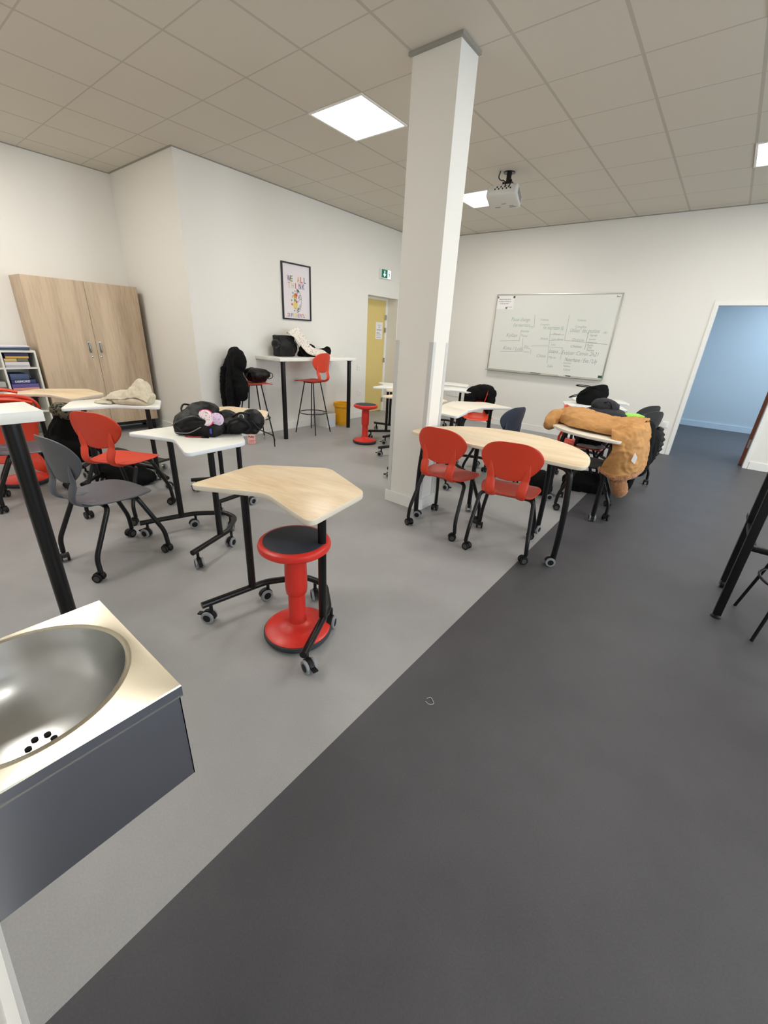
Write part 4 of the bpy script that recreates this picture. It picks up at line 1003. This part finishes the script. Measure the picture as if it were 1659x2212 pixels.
# backpack on the floor with camouflage top
t = thing('school_backpack', 'black backpack with camouflage top on the floor by the wooden desk', 'backpack', (-3.20, -1.09, 0), 20)
t.scale = (1.18, 1.18, 1.12)
p = MB(); E(p, (0, 0, .2), (.20, .15, .22)); E(p, (.0, -.06, .12), (.23, .15, .13)); E(p, (-.01, .02, .35), (.12, .11, .12)); p.box(-.19, .19, -.13, .12, .0, .10)
lump(p, .016, 4, .010, 8, 8).build('body', M_BLKFAB, t, sharp=180)
p = MB(); E(p, (-.02, -.01, .46), (.105, .08, .06), ry=10); E(p, (.05, -.03, .44), (.07, .06, .05))
lump(p, .011, 3, .010, 20, 9).build('camouflage_hood', dotted('camouflage', rgb(120, 118, 100), rgb(44, 42, 36), 34, .42), t, sharp=180)
m = MB(); m.text('elpo', .085, plane_y(-.02, -.232, .21)); m.build('lettering', col('logo_grey', 150, 150, 152), t, smooth=False)
# black bag under the red chair and a skateboard
p = MB(); E(p, (0, 0, .10), (.24, .13, .11)); E(p, (.16, .0, .06), (.16, .11, .06)); p.box(-.2, .26, -.1, .1, .004, .07)
o = lump(p, .015, 4, .012, 10, 12).build('sports_bag', M_BLKFAB, None, (-2.07, -1.06, 0), sharp=180); o.rotation_euler.z = math.radians(36); tag(o, 'black sports bag on the floor behind the red chair', 'bag')
t = thing('skateboard', 'dark skateboard on the floor under the desk with the cardigan', 'skateboard', (-2.39, -.74, 0), 16)
rings = []
for k in range(25):
    u = -1 + 2 * k / 24; x = u * .38; ww = .10 * math.sqrt(max(.02, 1 - max(0, abs(u) - .72) ** 2 / .28 ** 2 * .97)); z = .095 + max(0, abs(x) - .24) ** 2 * 2.6
    rings.append([Vector((x, y, z + dz)) for y, dz in ((-ww, 0), (ww, 0), (ww, .011), (-ww, .011))])
MB().loft(rings).build('deck', col('griptape', 60, 58, 54, .9), t)
for x in (-.22, .22):
    tr = MB(); tr.tube([(x, -.085, .04), (x, .085, .04)], .009, 10); tr.box(x - .03, x + .03, -.02, .02, .045, .094, .004); tr = tr.build('truck', M_ALU, t)
    for y in (-.085, .085):
        m = MB(); m.lathe([(.008, -.016), (.024, -.016), (.027, -.011), (.027, .011), (.024, .016), (.008, .016)], 20); m.xf(T4(x, y, .027) @ Matrix.Rotation(PI / 2, 4, 'X')); m.build('wheel', M_TYRE, tr)
# bags on the bar table
t = thing('satchel', 'black satchel with a fluffy pompom on the wall bar table', 'bag', (-2.74, 1.50, 1.08), 0)
p = MB(); p.box(-.075, .075, -.16, .10, .006, .27); E(p, (0, .05, .12), (.09, .14, .12)); E(p, (.05, -.03, .13), (.06, .12, .11))
lump(p, .012, 6, .004, 10, 15).build('body', M_NYLON, t, sharp=180)
MB().tube(catmull([(.06, .10, .24), (.10, .16, .12), (.10, .24, .02), (.09, .28, .012)], 6), .010, 10, flat=.4).build('strap', M_NYLON, t)
p = MB(); E(p, (.04, -.20, .165), (.045, .045, .045)); pm = lump(p, .009, 1, .012, 70, 2).build('pompom', mat('pompom_fur', rgb(14, 13, 15), .95, sheen=.3), t, sharp=180)
p = MB(); E(p, (0, 0, .045), (.11, .26, .05), rz=0); E(p, (0, .22, .055), (.09, .12, .05)); E(p, (0, .30, .085), (.05, .05, .05)); E(p, (.0, -.10, .09), (.08, .14, .08)); p.box(-.08, .08, -.22, .28, .003, .04)
o = lump(p, .012, 4, .010, 14, 17).build('black_coat', M_BLKFAB, None, (-2.72, 1.98, 1.081), sharp=180); tag(o, 'black coat heaped on the bar table beside the satchel', 'coat')
mb = drape([[(-2.750, 1.530, 1.390), (-2.700, 1.510, 1.400), (-2.635, 1.500, 1.387), (-2.600, 1.480, 1.375)],
            [(-2.750, 1.630, 1.430), (-2.700, 1.610, 1.440), (-2.635, 1.600, 1.375), (-2.600, 1.580, 1.310)],
            [(-2.750, 1.730, 1.445), (-2.700, 1.710, 1.455), (-2.635, 1.700, 1.337), (-2.600, 1.680, 1.220)],
            [(-2.750, 1.820, 1.360), (-2.700, 1.800, 1.370), (-2.635, 1.790, 1.255), (-2.600, 1.770, 1.140)],
            [(-2.695, 1.910, 1.220), (-2.645, 1.890, 1.230), (-2.592, 1.880, 1.167), (-2.570, 1.860, 1.105)],
            [(-2.695, 2.010, 1.185), (-2.645, 1.990, 1.195), (-2.592, 1.980, 1.147), (-2.570, 1.960, 1.100)],
            [(-2.695, 2.120, 1.175), (-2.645, 2.100, 1.185), (-2.592, 2.090, 1.135), (-2.570, 2.070, 1.085)],
            [(-2.695, 2.230, 1.130), (-2.645, 2.210, 1.140), (-2.592, 2.200, 1.111), (-2.570, 2.180, 1.083)],
            [(-2.695, 2.320, 1.090), (-2.645, 2.300, 1.100), (-2.592, 2.290, 1.091), (-2.570, 2.270, 1.082)]], 6, 6, .008, .008, 10, 3)
o = mb.build('scarf', dotted('scarf_print', rgb(232, 224, 214), rgb(60, 52, 52), 42, .22), None, sharp=180); tag(o, 'cream scarf with small dark flowers over the black bags', 'scarf')
# jacket over the bar stool and bag on its seat
t = thing('black_jacket', 'black jacket hanging over the back of the bar stool at the wall', 'jacket', (-2.725, .69, 0), -14)
p = MB(); E(p, (.02, .0, 1.03), (.215, .085, .15)); E(p, (-.01, -.0, 1.11), (.12, .065, .075)); E(p, (-.01, -.03, .82), (.20, .075, .28)); E(p, (-.06, -.05, .62), (.15, .07, .2)); E(p, (.12, -.0, .72), (.10, .07, .16), ry=-10); p.chain([(-.12, -.04, 1.0), (-.165, -.06, .90), (-.185, -.07, .86)], [.06, .05, .04])
lump(p, .014, 3, .014, 8, 21).build('shell', M_BLKFAB, t, sharp=180)
p = MB(); p.chain([(-.14, -.10, .92), (-.17, -.12, .7), (-.155, -.13, .46)], [.05, .055, .042]); lump(p, .012, 3, .008, 14, 22).build('sleeve', M_BLKFAB, t, sharp=180)
p = MB(); p.chain([(.04, -.09, .92), (.06, -.12, .7), (.05, -.13, .45)], [.05, .055, .042]); lump(p, .012, 3, .008, 14, 23).build('sleeve', M_BLKFAB, t, sharp=180)
p = MB(); E(p, (0, 0, .08), (.15, .13, .075)); E(p, (.03, .07, .09), (.12, .11, .06)); E(p, (-.05, -.04, .10), (.09, .09, .06)); p.box(-.1, .1, -.08, .1, .01, .06)
o = lump(p, .012, 4, .011, 13, 25).build('drawstring_bag', M_NYLON, None, (-2.70, .95, .775), sharp=180); o.rotation_euler.z = math.radians(-14); tag(o, 'black bag on the seat of the bar stool with the jacket', 'bag')
MB().tube(catmull([(.09, .13, .12), (.10, .19, .10), (.07, .20, .05), (.06, .15, .03)], 6), .005, 8).build('cord', M_NYLON, o)
# black coat on the far red chair
t = thing('hung_coat', 'black coat hung on the far red chair by the whiteboard wall', 'coat', (-.48, 3.14, 0), 25)
p = MB(); E(p, (0, .0, .74), (.21, .07, .10)); E(p, (.03, -.0, .80), (.14, .065, .055)); E(p, (-.14, -.01, .66), (.08, .07, .12)); E(p, (.13, .0, .62), (.07, .07, .16))
lump(p, .014, 3, .010, 12, 31).build('shell', M_BLKFAB, t, sharp=180)
m = MB(); m.tube(catmull([(.09, -.072, .79), (.075, -.085, .70), (.05, -.09, .60)], 6), [.006] * 3 + [.016] * 7 + [.010] * 3, 10, flat=.4); m.build('lining_flash', M_RED, t)
# things on the camel jacket table
HT = .74
t = thing('camel_jacket', 'camel canvas jacket with fleece lining spread over the half-moon table', 'jacket', (0, 0, 0))
p = MB()
p.chain([(1.12, 1.92, HT + .05), (1.045, 1.80, HT + .05), (1.0, 1.68, HT + .055), (.995, 1.60, HT + .0)], [.06, .06, .055, .05])
lump(p, .012, 3, .014, 9, 41).build('sleeve', M_CAMEL, t, sharp=180)
top = drape([[(1.10, 2.10, .75), (1.22, 2.05, .75), (1.36, 1.98, .75), (1.52, 1.95, .75), (1.66, 1.95, .76), (1.75, 1.94, .80)],
             [(1.08, 2.05, .83), (1.20, 1.98, .84), (1.35, 1.90, .83), (1.51, 1.88, .82), (1.66, 1.88, .84), (1.755, 1.88, .84)],
             [(1.05, 1.90, .85), (1.18, 1.80, .86), (1.33, 1.73, .835), (1.50, 1.70, .83), (1.66, 1.70, .85), (1.75, 1.70, .855)],
             [(1.04, 1.78, .845), (1.17, 1.66, .85), (1.32, 1.58, .83), (1.50, 1.54, .825), (1.66, 1.53, .845), (1.75, 1.55, .85)],
             [(1.05, 1.70, .81), (1.17, 1.56, .81), (1.33, 1.475, .80), (1.51, 1.43, .80), (1.66, 1.41, .82), (1.74, 1.46, .83)],
             [(1.075, 1.675, .756), (1.19, 1.53, .754), (1.345, 1.44, .754), (1.52, 1.40, .754), (1.66, 1.385, .77), (1.74, 1.42, .80)]], 14, 14, .012, .017, 10, 13)
for i, v in enumerate(top.v):
    if v.z < HT + .003 and v.x < 1.66: v.z = HT + .003
top.build('bundled_body', M_CAMEL, t, sharp=180)
mb = drape([[(1.56, 1.40, .80), (1.66, 1.40, .835), (1.725, 1.46, .855), (1.745, 1.62, .86), (1.75, 1.80, .84)],
            [(1.585, 1.31, .745), (1.67, 1.32, .77), (1.75, 1.40, .80), (1.775, 1.60, .80), (1.775, 1.80, .78)],
            [(1.615, 1.30, .66), (1.69, 1.30, .665), (1.775, 1.38, .68), (1.805, 1.58, .68), (1.80, 1.78, .66)],
            [(1.585, 1.32, .56), (1.69, 1.30, .55), (1.79, 1.38, .56), (1.825, 1.57, .57), (1.815, 1.76, .56)],
            [(1.565, 1.34, .475), (1.68, 1.31, .45), (1.785, 1.38, .47), (1.83, 1.56, .50), (1.82, 1.74, .49)]], 14, 14, .016, .012, 9, 5)
mb.build('hanging_panel', M_CAMEL, t, sharp=180)
p = MB(); p.chain([(1.56, 1.345, .475), (1.62, 1.33, .45), (1.68, 1.315, .437), (1.75, 1.35, .445), (1.79, 1.39, .46), (1.825, 1.52, .49), (1.825, 1.65, .49)], [.022, .026, .028, .028, .027, .025, .02])
lump(p, .010, 2, .006, 40, 44).build('fleece_hem', M_FLEECE, t, sharp=180)
p = MB(); p.chain([(1.66, 1.40, .47), (1.70, 1.41, .40), (1.735, 1.42, .31)], [.05, .062, .06])
lump(p, .011, 2, .007, 30, 45).build('fleece_sleeve_lining', M_FLEECE, t, sharp=180)
m = MB(); b = len(m.v); m.v += [Vector(q) for q in ((1.765, 1.345, .665), (1.79, 1.352, .63), (1.785, 1.348, .575), (1.755, 1.338, .60))]; m.v += [v + Vector((.0, -.004, 0)) for v in m.v[b:]]
for f in ((0, 1, 2, 3), (7, 6, 5, 4), (0, 4, 5, 1), (1, 5, 6, 2), (2, 6, 7, 3), (3, 7, 4, 0)): m.face(f)
m.xf(T4(.012, -.035, 0)); m.build('care_label', M_PAPER, t, smooth=False)
# navy rucksack on the table behind the jacket
t = thing('rucksack', 'dark navy rucksack lying on the half-moon table behind the camel jacket', 'backpack', (1.335, 2.13, HT), 35)
p = MB(); p.box(-.17, .17, -.12, .12, .006, .10); E(p, (0, 0, .10), (.19, .13, .05)); lump(p, .013, 7, .005, 9, 51).build('body', M_NAVYF, t, sharp=180)
p = MB(); E(p, (-.03, .0, .165), (.11, .08, .065)); E(p, (.04, -.03, .15), (.07, .06, .06)); p.box(-.11, .06, -.06, .06, .1, .17); lump(p, .012, 5, .006, 14, 52).build('front_pocket', M_NAVYF, t, sharp=180)
MB().tube(catmull([(-.06, -.075, .20), (-.03, -.10, .21), (.0, -.09, .19), (.02, -.10, .15)], 6), .006, 8).build('zip_pull', M_NYLON, t)
# lime folder
t = thing('plastic_wallet', 'lime green plastic wallet sticking out beside the navy rucksack', 'folder', (1.51, 2.42, HT + .055), 30)
MB().box(-.12, .12, -.08, .08, 0, .022, .004).build('cover', M_LIME, t)
t2 = thing('document_case', 'black flat case under the lime green wallet', 'case', (1.50, 2.42, HT), 25); MB().box(-.14, .11, -.10, .10, .001, .052, .01).build('shell', M_BLKFAB, t2); MB().box(.08, .118, -.102, -.099, .015, .035, .001).build('white_tab', M_PAPER, t2)
# tote
t = thing('tote_bag', 'black tote bag with two handles on the far white desk', 'bag', (.915, 3.37, .75), 10)
p = MB()
rings = []
for z, a, b_, sx in ((.004, .15, .10, 0), (.06, .17, .11, .0), (.14, .165, .09, .02), (.20, .12, .05, .05), (.25, .04, .015, .11)):
    rings.append([Vector((sx + a * math.cos(q), b_ * math.sin(q), z)) for q in [2 * PI * k / 28 for k in range(28)]])
p.loft(rings); lump(p, .012, 2, .006, 9, 61).build('body', M_BLKFAB, t, sharp=180)
for q in ([(.06, -.04, .20), (-.05, -.06, .225), (-.17, -.06, .23), (-.19, -.02, .215), (-.08, .03, .205), (.05, .03, .2)], [(-.05, -.09, .17), (-.14, -.10, .13), (-.235, -.1, .085), (-.225, -.06, .075), (-.10, -.04, .12)]): MB().tube(catmull(q, 8), .011, 10, flat=.45).build('handle', M_BLKFAB, t)
# puffer jacket on black chair Q
t = thing('puffer_jacket', 'black quilted jacket hanging from the black chair beside the doorway', 'jacket', (-.085, -.06, 0))
p = MB(); E(p, (1.78, 2.62, .60), (.055, .13, .12)); E(p, (1.84, 2.74, .46), (.07, .17, .2)); E(p, (1.80, 2.45, .52), (.08, .16, .26)); E(p, (1.80, 2.25, .42), (.06, .14, .17)); E(p, (1.79, 2.12, .36), (.05, .09, .14)); E(p, (1.80, 2.12, .26), (.04, .07, .12)); E(p, (1.83, 2.60, .35), (.06, .2, .16))
q = lump(p, .016, 4, .008, 10, 71)
for i, v in enumerate(q.v): q.v[i] = v + Vector((0, 0, 0))
q.build('shell', M_BLKFAB, t, sharp=180)
p = MB(); p.chain([(1.86, 2.88, .64), (1.89, 2.84, .56), (1.895, 2.80, .46), (1.88, 2.76, .38)], [.045, .052, .05, .04])
s_ = lump(p, .012, 3, 0, 10, 72)
for i, v in enumerate(s_.v): s_.v[i] = v + Vector((1, 0, 0)) * (.007 * math.sin(v.z * 2 * PI / .05))
s_.build('quilted_sleeve', M_NYLON, t, sharp=180)
# things under the table
p = MB(); E(p, (0, 0, .055), (.13, .11, .055)); E(p, (-.05, .02, .07), (.10, .08, .05)); p.box(-.1, .1, -.08, .08, .003, .04)
o = lump(p, .013, 3, .012, 13, 81).build('black_scarf', M_BLKFAB, None, (1.22, 2.33, .458), sharp=180); tag(o, 'black bundle of clothing on the red chair seat under the table', 'clothing')
p = MB(); E(p, (0, 0, .015), (.16, .14, .016)); o = lump(p, .009, 2, .005, 14, 82).build('garment_lining', col('pale_liner', 150, 142, 140, .9), None, (1.24, 2.30, .447), sharp=180); tag(o, 'pale lining of the clothes on the red chair under the table', 'clothing')
for lab, x, y, sx, sy, sz, sd in (('black school bag on the floor under the camel jacket table', 1.32, 2.2, .24, .14, .20, 83), ('black boot-shaped bag on the floor left of the table, behind the half-moon table', .98, 1.75, .11, .16, .22, 84)):
    p = MB(); E(p, (0, 0, sz * .5), (sx, sy, sz * .5)); E(p, (sx * .3, 0, sz * .3), (sx * .8, sy * .9, sz * .3)); p.box(-sx * .7, sx * .7, -sy * .7, sy * .7, .003, sz * .4)
    o = lump(p, .014, 4, .010, 11, sd).build('school_bag', M_BLKFAB, None, (x, y, 0), sharp=180); o.rotation_euler.z = .4; tag(o, lab, 'bag')
m = MB(); m.tube(catmull([(-.02, .005, 0), (-.008, .018, .002), (.006, .012, .0), (.018, .0, .002), (.004, -.014, 0), (-.016, -.012, .001)], 5), .0012, 6)
o = m.build('plastic_scrap', mat('clear_scrap', rgb(200, 200, 204), .2), None, (1.582, -1.278, .0013)); tag(o, 'tiny curl of clear plastic on the dark floor', 'litter')

# ================================================================== light
w = bpy.data.worlds.new('sky'); sc.world = w; w.use_nodes = True
nt = w.node_tree; bg = nt.nodes['Background']; sky = nt.nodes.new('ShaderNodeTexSky')
try: sky.sky_type = 'NISHITA'; sky.sun_disc = False; sky.sun_elevation = math.radians(35); sky.sun_rotation = math.radians(200)
except Exception: pass
nt.links.new(sky.outputs['Color'], bg.inputs['Color']); bg.inputs['Strength'].default_value = 0.12
def area(name, loc, rot, sx, sy, energy, color):
    l = bpy.data.lights.new(name, 'AREA'); l.shape = 'RECTANGLE'; l.size = sx; l.size_y = sy; l.energy = energy; l.color = color
    o = bpy.data.objects.new(name, l); COL.objects.link(o); o.location = loc; o.rotation_euler = rot; return o
for k, (a, b) in enumerate(WIN):
    area('window_daylight', (XR + .16, (a + b) / 2, 1.35), (0, math.radians(84), 0), 1.5, b - a, 72, (.78, .89, 1.0))
area('corridor_daylight', (3.3, 6.9, 2.65), (0, 0, 0), 1.6, 2.0, 70, (.70, .85, 1.0))
for k, (a, b) in enumerate(LP):
    area('panel_lamp', (a + .3, b + .3, H - .012), (0, 0, 0), .54, .54, 14, (1.0, .965, .905))

# ================================================================== camera (solved from the ceiling grid)
R = [[0.779093, 0.624759, 0.051867], [0.28484, -0.279071, -0.917053], [-0.558462, 0.729243, -0.395378]]
cam = bpy.data.cameras.new('camera'); co = bpy.data.objects.new('camera', cam); COL.objects.link(co)
cam.sensor_fit = 'VERTICAL'; cam.sensor_height = 36.0; cam.lens = 880.620 / 2212 * 36.0; cam.clip_start = .02; cam.clip_end = 60
right, down, fwd = Vector(R[0]), Vector(R[1]), Vector(R[2])
M = Matrix((right, -down, -fwd)).transposed().to_4x4(); M.translation = Vector((2.1663, -2.4369, 1.4127)); co.matrix_world = M
sc.camera = co
sc.view_settings.view_transform = 'Standard'; sc.view_settings.look = 'None'; sc.view_settings.exposure = 0.16
try:
    sc.cycles.use_denoising = True; sc.cycles.max_bounces = 8; sc.cycles.diffuse_bounces = 5; sc.cycles.sample_clamp_indirect = 6
except Exception: pass
